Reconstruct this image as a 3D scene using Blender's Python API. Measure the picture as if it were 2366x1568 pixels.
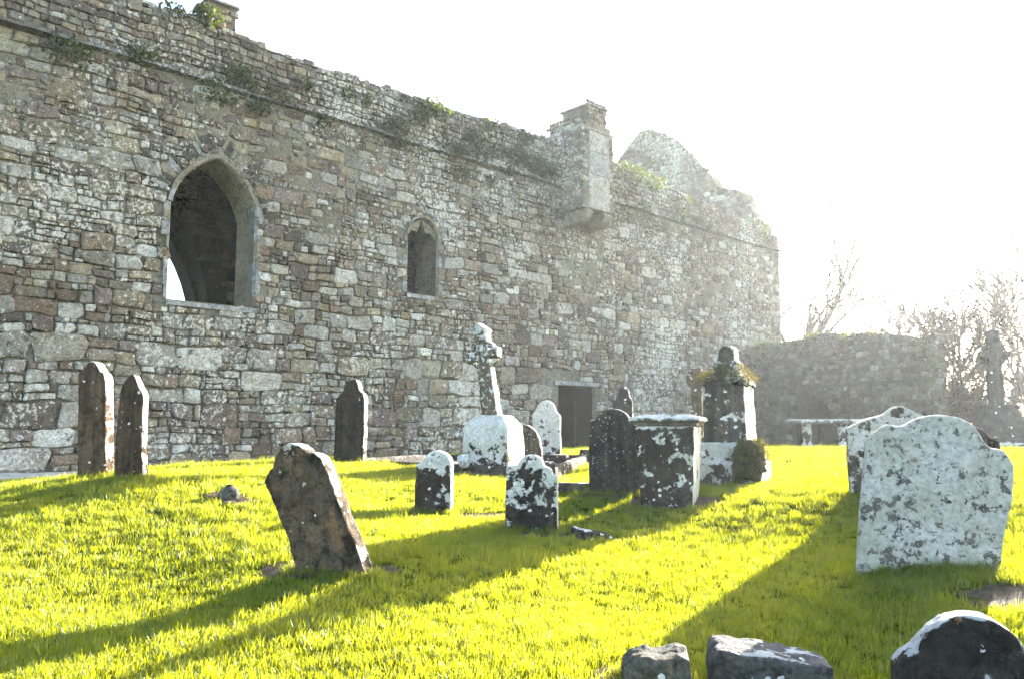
import bpy, bmesh, math, random
import numpy as np
from mathutils import Vector, Matrix, Euler

R = math.radians
sc = bpy.context.scene
for o in list(bpy.data.objects):
    bpy.data.objects.remove(o)
COL = sc.collection

# ------------------------------------------------------------------ camera, sky, sun, exposure
EYE = 1.5
PITCH = R(6.03)
FPX, CX, CY = 1856.0, 1182.5, 784.0            # focal length and centre on a 2365 x 1568 picture
cam = bpy.data.objects.new('camera', bpy.data.cameras.new('camera'))
COL.objects.link(cam)
cam.location = (0, 0, EYE)
cam.rotation_euler = (R(90) + PITCH, 0, 0)
cam.data.sensor_width = 36.0
cam.data.lens = 36.0 * FPX / 2365.0
cam.data.clip_start = 0.1
cam.data.clip_end = 2000
sc.camera = cam

SUN_AZ, SUN_EL = R(37), R(16)
world = bpy.data.worlds.new('World')
sc.world = world
world.use_nodes = True
wn = world.node_tree.nodes
wl = world.node_tree.links
bg = wn['Background']
sky = wn.new('ShaderNodeTexSky')
sky.sky_type = 'NISHITA'
sky.sun_disc = False
sky.sun_elevation = SUN_EL
sky.sun_rotation = SUN_AZ
sky.air_density = 1.0
sky.dust_density = 2.2
sky.ozone_density = 1.0
wl.new(sky.outputs[0], bg.inputs[0])
bg.inputs[1].default_value = 0.11

sun_dir = Vector((math.sin(SUN_AZ) * math.cos(SUN_EL), math.cos(SUN_AZ) * math.cos(SUN_EL), math.sin(SUN_EL)))
sl = bpy.data.lights.new('sun', 'SUN')
sl.energy = 5.0
sl.angle = R(0.5)
sl.color = (1.0, 0.95, 0.86)
sun = bpy.data.objects.new('sun', sl)
COL.objects.link(sun)
sun.rotation_euler = (-sun_dir).to_track_quat('-Z', 'Y').to_euler()

sc.view_settings.view_transform = 'Standard'
sc.view_settings.look = 'None'
sc.view_settings.gamma = 1.0
sc.view_settings.use_curve_mapping = False
sc.view_settings.exposure = 3.2
sc.render.engine = 'CYCLES'
sc.cycles.use_denoising = True
sc.cycles.max_bounces = 4
sc.cycles.diffuse_bounces = 2
sc.cycles.use_adaptive_sampling = True
sc.cycles.adaptive_threshold = 0.03
sc.cycles.transparent_max_bounces = 6
sc.cycles.volume_bounces = 0

# ------------------------------------------------------------------ numpy noise
def _hash(ix, iy, iz, seed):
    h = (ix.astype(np.int64) * 374761393 + iy.astype(np.int64) * 668265263 + iz.astype(np.int64) * 2147483647 + seed * 1274126177) & 0xFFFFFFFF
    h = ((h ^ (h >> 13)) * 1274126177) & 0xFFFFFFFF
    h = ((h ^ (h >> 16)) * 2246822519) & 0xFFFFFFFF
    return ((h ^ (h >> 15)) & 0xFFFFFF) / float(0xFFFFFF)

def vnoise(x, y, z=0.0, seed=0):
    x, y, z = np.broadcast_arrays(np.asarray(x, float), np.asarray(y, float), np.asarray(z, float))
    ix, iy, iz = np.floor(x), np.floor(y), np.floor(z)
    fx, fy, fz = x - ix, y - iy, z - iz
    fx, fy, fz = [f * f * (3 - 2 * f) for f in (fx, fy, fz)]
    r = 0
    for dx in (0, 1):
        for dy in (0, 1):
            for dz in (0, 1):
                w = (fx if dx else 1 - fx) * (fy if dy else 1 - fy) * (fz if dz else 1 - fz)
                r = r + w * _hash(ix + dx, iy + dy, iz + dz, seed)
    return r * 2 - 1

def fbm(x, y, z=0.0, seed=0, octv=4):
    s, a, t = 0, 1.0, 0
    f = 1.0
    for k in range(octv):
        s = s + a * vnoise(np.asarray(x) * f, np.asarray(y) * f, np.asarray(z) * f, seed + k * 17)
        t += a
        a *= 0.5
        f *= 2.03
    return s / t

# ------------------------------------------------------------------ picture <-> world measuring
def ray(px, py):
    u, v = (px - CX) / FPX, -(py - CY) / FPX
    c, s = math.cos(PITCH), math.sin(PITCH)
    return Vector((u, c - v * s, s + v * c))

def at(px, py, Y):
    d = ray(px, py)
    k = Y / d.y
    return Vector((d.x * k, Y, EYE + d.z * k))

def crop(x0, y0, sc_, pts):
    return [((x0 + a / sc_) / 1.0385, (y0 + b / sc_) / 1.0385) for a, b in pts]

# abbey wall frame: local x along the wall to the right, y into the wall, z up
WAZ = R(46.45)
W0 = Vector((-11.78, 18.6, 0.0))
WX = Vector((math.sin(WAZ), math.cos(WAZ), 0))
WY = Vector((-math.cos(WAZ), math.sin(WAZ), 0))
def plane_hit(px, py, p0, n):
    d = ray(px, py)
    o = Vector((0, 0, EYE))
    t = (p0 - o).dot(n) / d.dot(n)
    return o + d * t
def wallhit(px, py, y=0.0):
    p = plane_hit(px, py, W0 + WY * y, WY) - W0
    return p.dot(WX), p.z
def perphit(px, py, s):
    p = plane_hit(px, py, W0 + WX * s, WX) - W0
    return p.dot(WY), p.z
def wpt(s, y, z):
    return W0 + WX * s + WY * y + Vector((0, 0, z))

# ------------------------------------------------------------------ terrain
ctrl = [at(*c) for c in [
    (217, 1107, 10.6), (303, 1108, 10.3), (808, 1067, 14.5), (760, 1318, 7.0), (1003, 1185, 10.5), (1228, 1225, 9.0),
    (1140, 1100, 15), (1262, 1066, 18), (1420, 1137, 11), (1550, 1156, 10.5), (1690, 1118, 12), (1612, 1042, 20),
    (1440, 1042, 21), (1905, 1035, 22), (2045, 1128, 9), (2165, 1312, 6.2), (2310, 1038, 21.6), (1520, 1590, 4.6),
    (1780, 1590, 4.5), (530, 1149, 9.6), (300, 1560, 4.9), (1000, 1560, 4.8), (1450, 1560, 4.7), (300, 1400, 6.6),
    (0, 1400, 6.2), (0, 1134, 11), (0, 1126, 12.5), (110, 1118, 11.5), (300, 1250, 8), (500, 1074, 13.5), (1300, 1042, 24), (1330, 1034, 31),
    (1850, 1037, 19), (2340, 1046, 16), (2340, 1300, 6.3), (1700, 1250, 8.5), (1500, 1400, 6.3), (2100, 1180, 8.2)]]
for s, z in [(-6, .36), (0, .36), (5, .38), (12, .48), (20, .58), (28, .6), (36, .6), (44, .6)]:
    p = wpt(s, -0.3, z); ctrl.append(p)
for s, z in [(-6, .36), (0, .37), (4, .40)]:
    ctrl.append(wpt(s, -3.2, z))
for x, y, z in [(0, -5, 0), (14, -5, .1), (-14, -5, 0), (12, 4, .3), (-9, 5, .1), (2.2, 3.2, 0.02), (13, 36, .6), (24, 30, .7), (30, 10, .6),
                (-20, 8, .2), (-24, 24, .3), (-20, 45, .5), (10, 60, .6), (40, 50, .7), (55, 20, .7), (0, 3.0, 0.0)]:
    ctrl.append(Vector((x, y, z)))
CP = np.array([[p.x, p.y] for p in ctrl]); CZ = np.array([p.z for p in ctrl])
def _tps(d2):
    return 0.5 * d2 * np.log(d2 + 1e-9)
_n = len(CP)
_K = _tps(((CP[:, None] - CP[None]) ** 2).sum(-1)) + np.eye(_n) * 0.05
_Pm = np.hstack([np.ones((_n, 1)), CP])
_A = np.zeros((_n + 3, _n + 3)); _A[:_n, :_n] = _K; _A[:_n, _n:] = _Pm; _A[_n:, :_n] = _Pm.T
_W = np.linalg.solve(_A, np.concatenate([CZ, np.zeros(3)]))
def ground(x, y):
    x = np.asarray(x, float); y = np.asarray(y, float)
    sh = np.broadcast(x, y).shape
    xf, yf = np.broadcast_to(x, sh).ravel(), np.broadcast_to(y, sh).ravel()
    out = np.empty(xf.shape)
    for i in range(0, len(xf), 20000):
        xs, ys = xf[i:i+20000], yf[i:i+20000]
        d2 = (xs[:, None] - CP[None, :, 0]) ** 2 + (ys[:, None] - CP[None, :, 1]) ** 2
        out[i:i+20000] = _tps(d2) @ _W[:_n] + _W[_n] + _W[_n+1] * xs + _W[_n+2] * ys
    out = np.clip(out, -0.4, 1.05)
    rr = np.sqrt((xf - 5) ** 2 + (yf - 18) ** 2)
    k = np.clip((rr - 32) / 25, 0, 1); k = k * k * (3 - 2 * k)
    out = out * (1 - k) + 0.6 * k
    out = out + 0.022 * fbm(xf * 1.1, yf * 1.1, 0, 5, 3) * (1 - k)
    return out.reshape(sh)
def gz(x, y):
    return float(ground(np.array([x]), np.array([y]))[0])

# ------------------------------------------------------------------ materials
def new_mat(name):
    m = bpy.data.materials.new(name); m.use_nodes = True
    nt = m.node_tree
    for n in list(nt.nodes):
        nt.nodes.remove(n)
    return m, nt
class NB:
    def __init__(s, nt): s.nt = nt
    def n(s, t, **kw):
        nd = s.nt.nodes.new(t)
        for k, v in kw.items(): setattr(nd, k, v)
        return nd
    def l(s, a, b): s.nt.links.new(a, b)
    def val(s, sock, v):
        if hasattr(v, 'is_output') or hasattr(v, 'links'): s.l(v, sock)
        else: sock.default_value = v
    def noise(s, vec, scale, detail=4, rough=0.55, dist=0.0):
        nd = s.n('ShaderNodeTexNoise'); s.l(vec, nd.inputs['Vector'])
        nd.inputs['Scale'].default_value = scale; nd.inputs['Detail'].default_value = detail
        nd.inputs['Roughness'].default_value = rough; nd.inputs['Distortion'].default_value = dist
        return nd.outputs['Fac']
    def ramp(s, fac, stops, interp='LINEAR'):
        nd = s.n('ShaderNodeValToRGB'); s.l(fac, nd.inputs[0])
        nd.color_ramp.interpolation = interp
        e = nd.color_ramp.elements
        while len(e) < len(stops): e.new(0.5)
        for i, (p, c) in enumerate(stops):
            e[i].position = p
            e[i].color = (c, c, c, 1) if isinstance(c, (int, float)) else (c[0], c[1], c[2], 1)
        return nd.outputs[0]
    def mix(s, fac, a, b, mode='MIX'):
        nd = s.n('ShaderNodeMix', data_type='RGBA', blend_type=mode)
        s.val(nd.inputs[0], fac)
        for sock, v in ((nd.inputs[6], a), (nd.inputs[7], b)):
            if isinstance(v, (tuple, list)): sock.default_value = (v[0], v[1], v[2], 1)
            else: s.l(v, sock)
        return nd.outputs[2]
    def math(s, op, a, b=0.0, clamp=False):
        nd = s.n('ShaderNodeMath', operation=op); nd.use_clamp = clamp
        s.val(nd.inputs[0], a); s.val(nd.inputs[1], b)
        return nd.outputs[0]
    def mapr(s, v, a, b, c=0.0, d=1.0):
        nd = s.n('ShaderNodeMapRange'); s.l(v, nd.inputs[0])
        for i, q in enumerate((a, b, c, d)): s.val(nd.inputs[1 + i], q)
        return nd.outputs[0]
    def bump(s, h, strength=0.5, dist=0.02, normal=None):
        nd = s.n('ShaderNodeBump'); s.l(h, nd.inputs['Height'])
        nd.inputs['Strength'].default_value = strength; nd.inputs['Distance'].default_value = dist
        if normal is not None: s.l(normal, nd.inputs['Normal'])
        return nd.outputs[0]
    def out(s, color, rough=0.95, normal=None, spec=0.15):
        b = s.n('ShaderNodeBsdfPrincipled')
        s.val(b.inputs['Base Color'], color) if not isinstance(color, tuple) else setattr(b.inputs['Base Color'], 'default_value', (*color, 1))
        s.val(b.inputs['Roughness'], rough)
        b.inputs['Specular IOR Level'].default_value = spec
        if normal is not None: s.l(normal, b.inputs['Normal'])
        o = s.n('ShaderNodeOutputMaterial'); s.l(b.outputs[0], o.inputs[0])
        return b

def objvec(b, shift=True):
    tc = b.n('ShaderNodeTexCoord')
    if not shift: return tc.outputs['Object']
    oi = b.n('ShaderNodeObjectInfo')
    k = b.n('ShaderNodeVectorMath', operation='MULTIPLY'); b.l(oi.outputs['Random'], k.inputs[0]); k.inputs[1].default_value = (31.7, 17.3, 23.1)
    a = b.n('ShaderNodeVectorMath', operation='ADD'); b.l(tc.outputs['Object'], a.inputs[0]); b.l(k.outputs[0], a.inputs[1])
    return a.outputs[0]

# rubble of the abbey: every stone has its own colour in the attribute "Col"; lichen grows over all of it in blotches
def rubble_mat(name, lichen=0.565, tint=(1, 1, 1)):
    m, nt = new_mat(name); b = NB(nt)
    geo = b.n('ShaderNodeNewGeometry'); pos = geo.outputs['Position']
    at_ = b.n('ShaderNodeAttribute', attribute_name='Col')
    g1 = b.noise(pos, 3.1, 5, 0.62); g2 = b.noise(pos, 26, 5, 0.7)
    c = b.mix(1.0, at_.outputs['Color'], b.ramp(g2, [(0.26, 0.36), (0.5, 0.98), (0.74, 1.55)]), 'MULTIPLY')
    g3 = b.noise(pos, 8.5, 6, 0.72, 0.6)
    c = b.mix(1.0, c, b.ramp(g3, [(0.30, 0.52), (0.5, 1.0), (0.70, 1.35)]), 'MULTIPLY')
    c = b.mix(b.ramp(g1, [(0.48, 0.0), (0.66, 0.65)]), c, b.mix(1.0, c, (0.62, 0.52, 0.44), 'MULTIPLY'))
    st = b.noise(pos, 0.9, 3, 0.55)
    c = b.mix(b.ramp(st, [(0.56, 0.0), (0.74, 0.55)]), c, b.mix(1.0, c, (1.08, 0.98, 0.66), 'MULTIPLY'))
    # lichen: pale grey white blotches with crisp ragged outlines, gathered in areas
    area = b.noise(pos, 0.35, 3, 0.5)
    l1 = b.noise(pos, 9.0, 6, 0.68, 0.3)
    lf = b.math('ADD', l1, b.math('MULTIPLY', b.math('SUBTRACT', area, 0.5), 0.55))
    lm = b.ramp(lf, [(lichen, 0.0), (lichen + 0.035, 0.85)])
    l2 = b.noise(pos, 38, 4, 0.7)
    lm2 = b.ramp(b.math('ADD', l2, b.math('MULTIPLY', b.math('SUBTRACT', area, 0.5), 0.4)), [(0.66, 0.0), (0.69, 0.8)])
    c = b.mix(lm, c, b.mix(g2, (0.50, 0.455, 0.375), (0.75, 0.70, 0.60)))
    c = b.mix(lm2, c, (0.66, 0.62, 0.54))
    for vs, pr_, rmax in ((4.5, 0.26, 0.40), (11.0, 0.20, 0.42)):
        vo = b.n('ShaderNodeTexVoronoi'); vo.inputs['Scale'].default_value = vs
        nz = b.n('ShaderNodeTexNoise'); nz.inputs['Scale'].default_value = vs * 2.2; nz.inputs['Detail'].default_value = 5; b.l(pos, nz.inputs['Vector'])
        ms = b.n('ShaderNodeVectorMath', operation='SCALE'); b.l(nz.outputs['Color'], ms.inputs[0]); ms.inputs['Scale'].default_value = 0.55 / vs
        wob = b.n('ShaderNodeVectorMath', operation='ADD'); b.l(pos, wob.inputs[0]); b.l(ms.outputs[0], wob.inputs[1]); b.l(wob.outputs[0], vo.inputs['Vector'])
        sr = b.n('ShaderNodeSeparateColor'); b.l(vo.outputs['Color'], sr.inputs[0])
        rv = b.math('ADD', sr.outputs[0], b.math('MULTIPLY', b.math('SUBTRACT', area, 0.5), 0.9))
        rad = b.mapr(rv, 1 - pr_, 1.0, 0.0, rmax)
        sm = b.ramp(b.math('SUBTRACT', rad, vo.outputs['Distance']), [(0.0, 0.0), (0.05, 0.9)])
        c = b.mix(b.math('MULTIPLY', sm, b.ramp(g2, [(0.3, 0.45), (0.5, 1.0)])), c, (0.70 if lichen < 0.6 else 0.38, 0.65 if lichen < 0.6 else 0.38, 0.56 if lichen < 0.6 else 0.36))
    dk = b.noise(pos, 5.5, 5, 0.7)
    c = b.mix(b.ramp(dk, [(0.56, 0.0), (0.66, 0.8)]), c, (0.035, 0.031, 0.024))
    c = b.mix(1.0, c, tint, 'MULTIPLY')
    h = b.math('ADD', b.noise(pos, 14, 6, 0.7), b.math('MULTIPLY', b.noise(pos, 60, 4, 0.6), 0.35))
    b.out(c, 0.95, b.bump(h, 1.0, 0.05))
    return m

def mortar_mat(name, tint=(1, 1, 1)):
    m, nt = new_mat(name); b = NB(nt)
    geo = b.n('ShaderNodeNewGeometry'); pos = geo.outputs['Position']
    g0 = b.noise(pos, 0.8, 4, 0.6); g1 = b.noise(pos, 6, 6, 0.7); g2 = b.noise(pos, 40, 4, 0.7)
    c = b.ramp(g0, [(0.3, (0.14, 0.118, 0.083)), (0.5, (0.235, 0.20, 0.14)), (0.72, (0.32, 0.285, 0.215))])
    c = b.mix(1.0, c, b.ramp(g2, [(0.25, 0.5), (0.75, 1.35)]), 'MULTIPLY')
    c = b.mix(b.ramp(g1, [(0.52, 0.0), (0.62, 0.8)]), c, (0.055, 0.05, 0.04))
    c = b.mix(b.ramp(b.noise(pos, 11, 5, 0.7), [(0.63, 0.0), (0.67, 0.8)]), c, (0.58, 0.57, 0.53))
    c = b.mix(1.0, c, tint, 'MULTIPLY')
    b.out(c, 0.97, b.bump(b.math('ADD', g1, b.math('MULTIPLY', g2, 0.5)), 1.0, 0.04))
    return m

# gravestone stone: base tones, water streaks, crusts of pale lichen and round spots
def grave_mat(name, c0, c1, blot=0.6, spots=0.0, zgrad=0.0, z0=0.0, lich=(0.68, 0.645, 0.585), scale=5.0, orange=0.0, spot_scale=16.0, streak=0.5, moss=0.0, mottle=0.7, edge=0.16):
    m, nt = new_mat(name); b = NB(nt)
    v = objvec(b)
    tc = b.n('ShaderNodeTexCoord')
    sep = b.n('ShaderNodeSeparateXYZ'); b.l(tc.outputs['Object'], sep.inputs[0])
    g1 = b.noise(v, 4, 6, 0.65); g2 = b.noise(v, 34, 5, 0.7)
    dk_ = 0.68 if max(c1) < 0.2 else 0.9
    c = b.mix(b.ramp(g1, [(0.35, 0.0), (0.65, 1.0)]), tuple(dk_ * x for x in c0), tuple(dk_ * x for x in c1))
    mp = b.n('ShaderNodeMapping'); mp.inputs['Scale'].default_value = (14, 14, 1.0); b.l(v, mp.inputs[0])
    stn = b.noise(mp.outputs[0], 1.0, 4, 0.6)
    c = b.mix(b.math('MULTIPLY', b.ramp(stn, [(0.42, 0.0), (0.62, 1.0)]), streak), c, b.mix(1.0, c, (0.35, 0.32, 0.28), 'MULTIPLY'))
    c = b.mix(1.0, c, b.ramp(g2, [(0.28, 0.5), (0.72, 1.45)]), 'MULTIPLY')
    c = b.mix(b.ramp(b.noise(v, 7.5, 6, 0.72, 0.4), [(0.50, 0.0), (0.60, mottle)]), c, b.mix(1.0, c, (0.30, 0.28, 0.26), 'MULTIPLY'))
    c = b.mix(b.ramp(b.noise(v, 5.3, 6, 0.7, 0.4), [(0.55, 0.0), (0.64, mottle * 0.8)]), c, b.mix(1.0, c, (1.9, 1.45, 1.1), 'MULTIPLY'))
    lf = b.noise(v, scale, 7, 0.66, 0.25)
    gnm = b.n('ShaderNodeNewGeometry'); nsp = b.n('ShaderNodeSeparateXYZ'); b.l(gnm.outputs['Normal'], nsp.inputs[0])
    lf = b.math('ADD', lf, b.math('MULTIPLY', nsp.outputs['Z'], 0.20))  # lichen on upward faces, also whitening the tops as if sunlit
    nso = b.n('ShaderNodeSeparateXYZ'); b.l(tc.outputs['Normal'], nso.inputs[0])
    lf = b.math('ADD', lf, b.mapr(nso.outputs['X'], 0.45, 0.95, 0.0, edge))     # lichen thickened on the sun side, painting its sunlit white
    if zgrad:
        lf = b.math('ADD', lf, b.math('MULTIPLY', b.math('SUBTRACT', sep.outputs['Z'], z0), zgrad))
    lm = b.ramp(lf, [(blot, 0.0), (blot + 0.03, 1.0)])
    lich2 = b.mix(b.ramp(b.noise(v, 3.2, 4, 0.6), [(0.42, 0.0), (0.62, 1.0)]), lich, (lich[0] * .80, lich[1] * .80, lich[2] * .68))
    lcol = b.mix(b.ramp(b.noise(v, 22, 5, 0.7), [(0.3, 0.0), (0.6, 1.0)]), tuple(0.5 * x for x in lich), lich2)
    c = b.mix(b.math('MULTIPLY', lm, 0.95), c, lcol)
    if spots > 0:
        vo = b.n('ShaderNodeTexVoronoi'); vo.inputs['Scale'].default_value = spot_scale
        wob = b.n('ShaderNodeVectorMath', operation='ADD'); b.l(v, wob.inputs[0])
        nz = b.n('ShaderNodeTexNoise'); nz.inputs['Scale'].default_value = spot_scale * 2.2; nz.inputs['Detail'].default_value = 5; b.l(v, nz.inputs['Vector'])
        ms = b.n('ShaderNodeVectorMath', operation='SCALE'); b.l(nz.outputs['Color'], ms.inputs[0]); ms.inputs['Scale'].default_value = 0.7 / spot_scale
        b.l(ms.outputs[0], wob.inputs[1]); b.l(wob.outputs[0], vo.inputs['Vector'])
        sr = b.n('ShaderNodeSeparateColor'); b.l(vo.outputs['Color'], sr.inputs[0])
        rad = b.math('MULTIPLY', b.mapr(sr.outputs[0], 1 - spots, 1.0, 0.06, 0.40), b.math('GREATER_THAN', sr.outputs[0], 1 - spots))
        if zgrad:
            rad = b.math('MULTIPLY', rad, b.math('ADD', 0.8, b.math('MULTIPLY', b.math('SUBTRACT', sep.outputs['Z'], z0), zgrad * 2), True))
        sm = b.math('LESS_THAN', vo.outputs['Distance'], rad)
        c = b.mix(b.math('MULTIPLY', sm, 0.92), c, tuple(min(1, 1.05 * x) for x in lich))
    if orange > 0:
        vo = b.n('ShaderNodeTexVoronoi'); vo.inputs['Scale'].default_value = 10.0
        nz = b.n('ShaderNodeTexNoise'); nz.inputs['Scale'].default_value = 20; nz.inputs['Detail'].default_value = 6; b.l(v, nz.inputs['Vector'])
        ms = b.n('ShaderNodeVectorMath', operation='SCALE'); b.l(nz.outputs['Color'], ms.inputs[0]); ms.inputs['Scale'].default_value = 0.07
        wob = b.n('ShaderNodeVectorMath', operation='ADD'); b.l(v, wob.inputs[0]); b.l(ms.outputs[0], wob.inputs[1]); b.l(wob.outputs[0], vo.inputs['Vector'])
        sr = b.n('ShaderNodeSeparateColor'); b.l(vo.outputs['Color'], sr.inputs[0])
        rad = b.math('MULTIPLY', b.mapr(sr.outputs[1], 1 - orange, 1.0, 0.14, 0.40), b.math('GREATER_THAN', sr.outputs[1], 1 - orange))
        sm = b.ramp(b.math('SUBTRACT', rad, vo.outputs['Distance']), [(0.0, 0.0), (0.07, 0.85)])
        c = b.mix(b.math('MULTIPLY', sm, b.ramp(g2, [(0.30, 0.25), (0.55, 1.0)])), c, b.mix(b.noise(v, 9, 3), (0.12, 0.062, 0.028), (0.26, 0.155, 0.075)))
    if moss > 0:
        geo = b.n('ShaderNodeNewGeometry')
        ns = b.n('ShaderNodeSeparateXYZ'); b.l(geo.outputs['Normal'], ns.inputs[0])
        mf = b.math('ADD', b.noise(v, 6, 5, 0.65), b.math('MULTIPLY', ns.outputs['Z'], 0.16))
        c = b.mix(b.ramp(mf, [(0.80 - moss * 0.3, 0.0), (0.84 - moss * 0.3, 1.0)]), c, b.mix(g2, (0.03, 0.03, 0.006), (0.12, 0.11, 0.02)))
    h = b.math('ADD', b.noise(v, 12, 6, 0.7), b.math('ADD', b.math('MULTIPLY', g2, 0.4), b.math('MULTIPLY', lm, 0.12)))
    b.out(c, 0.92, b.bump(h, 1.0, 0.03))
    return m

M = {}
M['rubble'] = rubble_mat('rubble_stone')
M['rubble_shaded'] = rubble_mat('shaded_inner_rubble', 0.80, (0.36, 0.35, 0.34))  # rubble copy with the interior's shade put into its tint
M['rubble_grey'] = rubble_mat('grey_rubble_stone', 0.68, (0.42, 0.43, 0.41))
M['mortar'] = mortar_mat('lime_mortar')
M['mortar_shaded'] = mortar_mat('shaded_inner_mortar', (0.17, 0.165, 0.16))  # mortar copy darkened so the interior's shade sits in its colour
M['mortar_grey'] = mortar_mat('grey_mortar', (0.34, 0.35, 0.33))
M['dressed'] = grave_mat('dressed_sandstone', (0.26, 0.22, 0.15), (0.36, 0.32, 0.24), 0.66, 0.0, streak=0.2)
M['dressed_grey'] = grave_mat('dressed_limestone', (0.30, 0.29, 0.27), (0.44, 0.43, 0.41), 0.60, 0.0, streak=0.2)
M['panel'] = grave_mat('slab_panel_stone', (0.40, 0.36, 0.29), (0.55, 0.52, 0.45), 0.60, 0.0, streak=0.35)
M['brown'] = grave_mat('brown_gravestone', (0.150, 0.092, 0.054), (0.199, 0.132, 0.082), 0.70, 0.14, 0.08, 1.1, streak=0.8, spot_scale=13, edge=0.26)
M['brown_spotted'] = grave_mat('brown_spotted_gravestone', (0.085, 0.055, 0.034), (0.155, 0.100, 0.060), 0.74, 0.28, 0.16, 0.8, streak=0.8, spot_scale=17, edge=0.32)
M['umber'] = grave_mat('umber_gravestone', (0.055, 0.040, 0.030), (0.10, 0.075, 0.055), 0.76, 0.13, 0.14, 1.1, streak=0.9, spot_scale=12, edge=0.36)
M['tilted'] = grave_mat('mottled_brown_gravestone', (0.080, 0.061, 0.042), (0.199, 0.140, 0.086), 0.64, 0.12, 0.12, 0.75, streak=0.35, scale=5.0, mottle=1.0, edge=0.10)
M['whitetop'] = grave_mat('white_crusted_gravestone', (0.045, 0.035, 0.028), (0.10, 0.075, 0.055), 0.50, 0.22, 0.30, 0.42, streak=0.4, scale=6.5, spot_scale=11)
M['mottled'] = grave_mat('black_white_mottled_gravestone', (0.04, 0.034, 0.03), (0.09, 0.075, 0.06), 0.53, 0.22, 0.17, 0.42, streak=0.5, scale=7.0, spot_scale=12)
M['white'] = grave_mat('white_lichen_gravestone', (0.06, 0.045, 0.035), (0.13, 0.085, 0.06), 0.43, 0.30, 0.14, 0.55, streak=0.3, scale=6.0, spot_scale=9)
M['pale'] = grave_mat('pale_lichen_gravestone', (0.11, 0.10, 0.09), (0.21, 0.20, 0.18), 0.425, 0.0, 0.03, 0.4, lich=(0.55, 0.52, 0.475), scale=15, orange=0.28, streak=0.3)
M['pale_back'] = grave_mat('grey_lichen_gravestone', (0.08, 0.068, 0.055), (0.17, 0.145, 0.115), 0.49, 0.15, 0.12, 0.5, lich=(0.55, 0.52, 0.47), scale=5.5, orange=0.15, streak=0.4)
M['grey_speck'] = grave_mat('speckled_grey_gravestone', (0.060, 0.056, 0.046), (0.115, 0.105, 0.085), 0.74, 0.30, 0.10, 0.6, lich=(0.52, 0.51, 0.47), streak=0.75, spot_scale=34)
M['chest'] = grave_mat('dark_spotted_tomb_stone', (0.045, 0.038, 0.030), (0.105, 0.085, 0.065), 0.545, 0.42, -0.02, 0.5, streak=0.6, scale=6, spot_scale=13)
M['chest_lid'] = grave_mat('tomb_lid_stone', (0.10, 0.09, 0.075), (0.20, 0.18, 0.15), 0.56, 0.15, streak=0.3)
M['monument'] = grave_mat('blackened_monument_stone', (0.045, 0.040, 0.034), (0.13, 0.115, 0.095), 0.58, 0.18, 0.0, 0.0, streak=0.8, spot_scale=15, moss=0.55)
M['monument_base'] = grave_mat('whitened_monument_base', (0.05, 0.042, 0.034), (0.13, 0.115, 0.095), 0.47, 0.2, 0.25, 0.3, streak=0.6, spot_scale=8, moss=0.35)
M['black'] = grave_mat('black_gravestone', (0.020, 0.019, 0.018), (0.055, 0.052, 0.047), 0.62, 0.22, streak=0.4, orange=0.34, spot_scale=12, scale=8, lich=(0.42, 0.42, 0.42))
M['blackspot'] = grave_mat('white_spotted_black_gravestone', (0.030, 0.028, 0.025), (0.07, 0.062, 0.055), 0.70, 0.40, streak=0.5, spot_scale=9)
M['far_cross'] = grave_mat('dark_cross_stone', (0.05, 0.05, 0.048), (0.10, 0.10, 0.095), 0.78, 0.20, streak=0.5, spot_scale=9, zgrad=-0.25, z0=0.9)
M['brown_cross'] = grave_mat('brown_cross_stone', (0.10, 0.068, 0.032), (0.18, 0.125, 0.062), 0.72, 0.42, 0.05, 0.8, streak=0.4, spot_scale=10)
M['leaning'] = grave_mat('crusted_cross_stone', (0.10, 0.078, 0.052), (0.22, 0.17, 0.11), 0.54, 0.25, 0.06, 0.9, lich=(0.66, 0.64, 0.60), streak=0.5, scale=12, spot_scale=18)
M['pedestal'] = grave_mat('crusted_pedestal_stone', (0.045, 0.040, 0.034), (0.11, 0.095, 0.08), 0.47, 0.2, 0.30, 0.35, streak=0.4, scale=7, spot_scale=14, moss=0.2)
M['kerb'] = grave_mat('kerb_stone', (0.05, 0.04, 0.032), (0.12, 0.10, 0.08), 0.76, 0.15, streak=0.2)
M['slab_grey'] = grave_mat('grey_slab_stone', (0.09, 0.085, 0.062), (0.17, 0.16, 0.125), 0.86, 0.06, streak=0.1)
M['slab_mixed'] = grave_mat('mixed_slab_stone', (0.07, 0.065, 0.062), (0.17, 0.165, 0.16), 0.70, 0.1, streak=0.2, lich=(0.5, 0.5, 0.5))
M['pot'] = grave_mat('white_pot', (0.62, 0.62, 0.60), (0.75, 0.75, 0.72), 0.7, 0.0, streak=0.1)

def simple_mat(name, c0, c1, scale=8.0, bump=0.5, det=5):
    m, nt = new_mat(name); b = NB(nt)
    geo = b.n('ShaderNodeNewGeometry'); pos = geo.outputs['Position']
    c = b.ramp(b.noise(pos, scale, det, 0.65), [(0.32, c0), (0.68, c1)])
    c = b.mix(1.0, c, b.ramp(b.noise(pos, scale * 7, 4, 0.7), [(0.25, 0.6), (0.75, 1.3)]), 'MULTIPLY')
    b.out(c, 0.95, b.bump(b.noise(pos, scale * 5, 5, 0.7), bump, 0.02))
    return m
M['soil'] = simple_mat('bare_soil', (0.035, 0.024, 0.014), (0.12, 0.085, 0.05), 14, 1.0)
M['paving'] = simple_mat('pale_paving', (0.36, 0.34, 0.30), (0.52, 0.50, 0.46), 5, 0.4)
M['bark'] = simple_mat('tree_bark', (0.06, 0.045, 0.035), (0.14, 0.11, 0.085), 6, 0.6)
M['gravel'] = simple_mat('grave_gravel', (0.05, 0.045, 0.04), (0.26, 0.25, 0.24), 40, 1.0)
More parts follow.
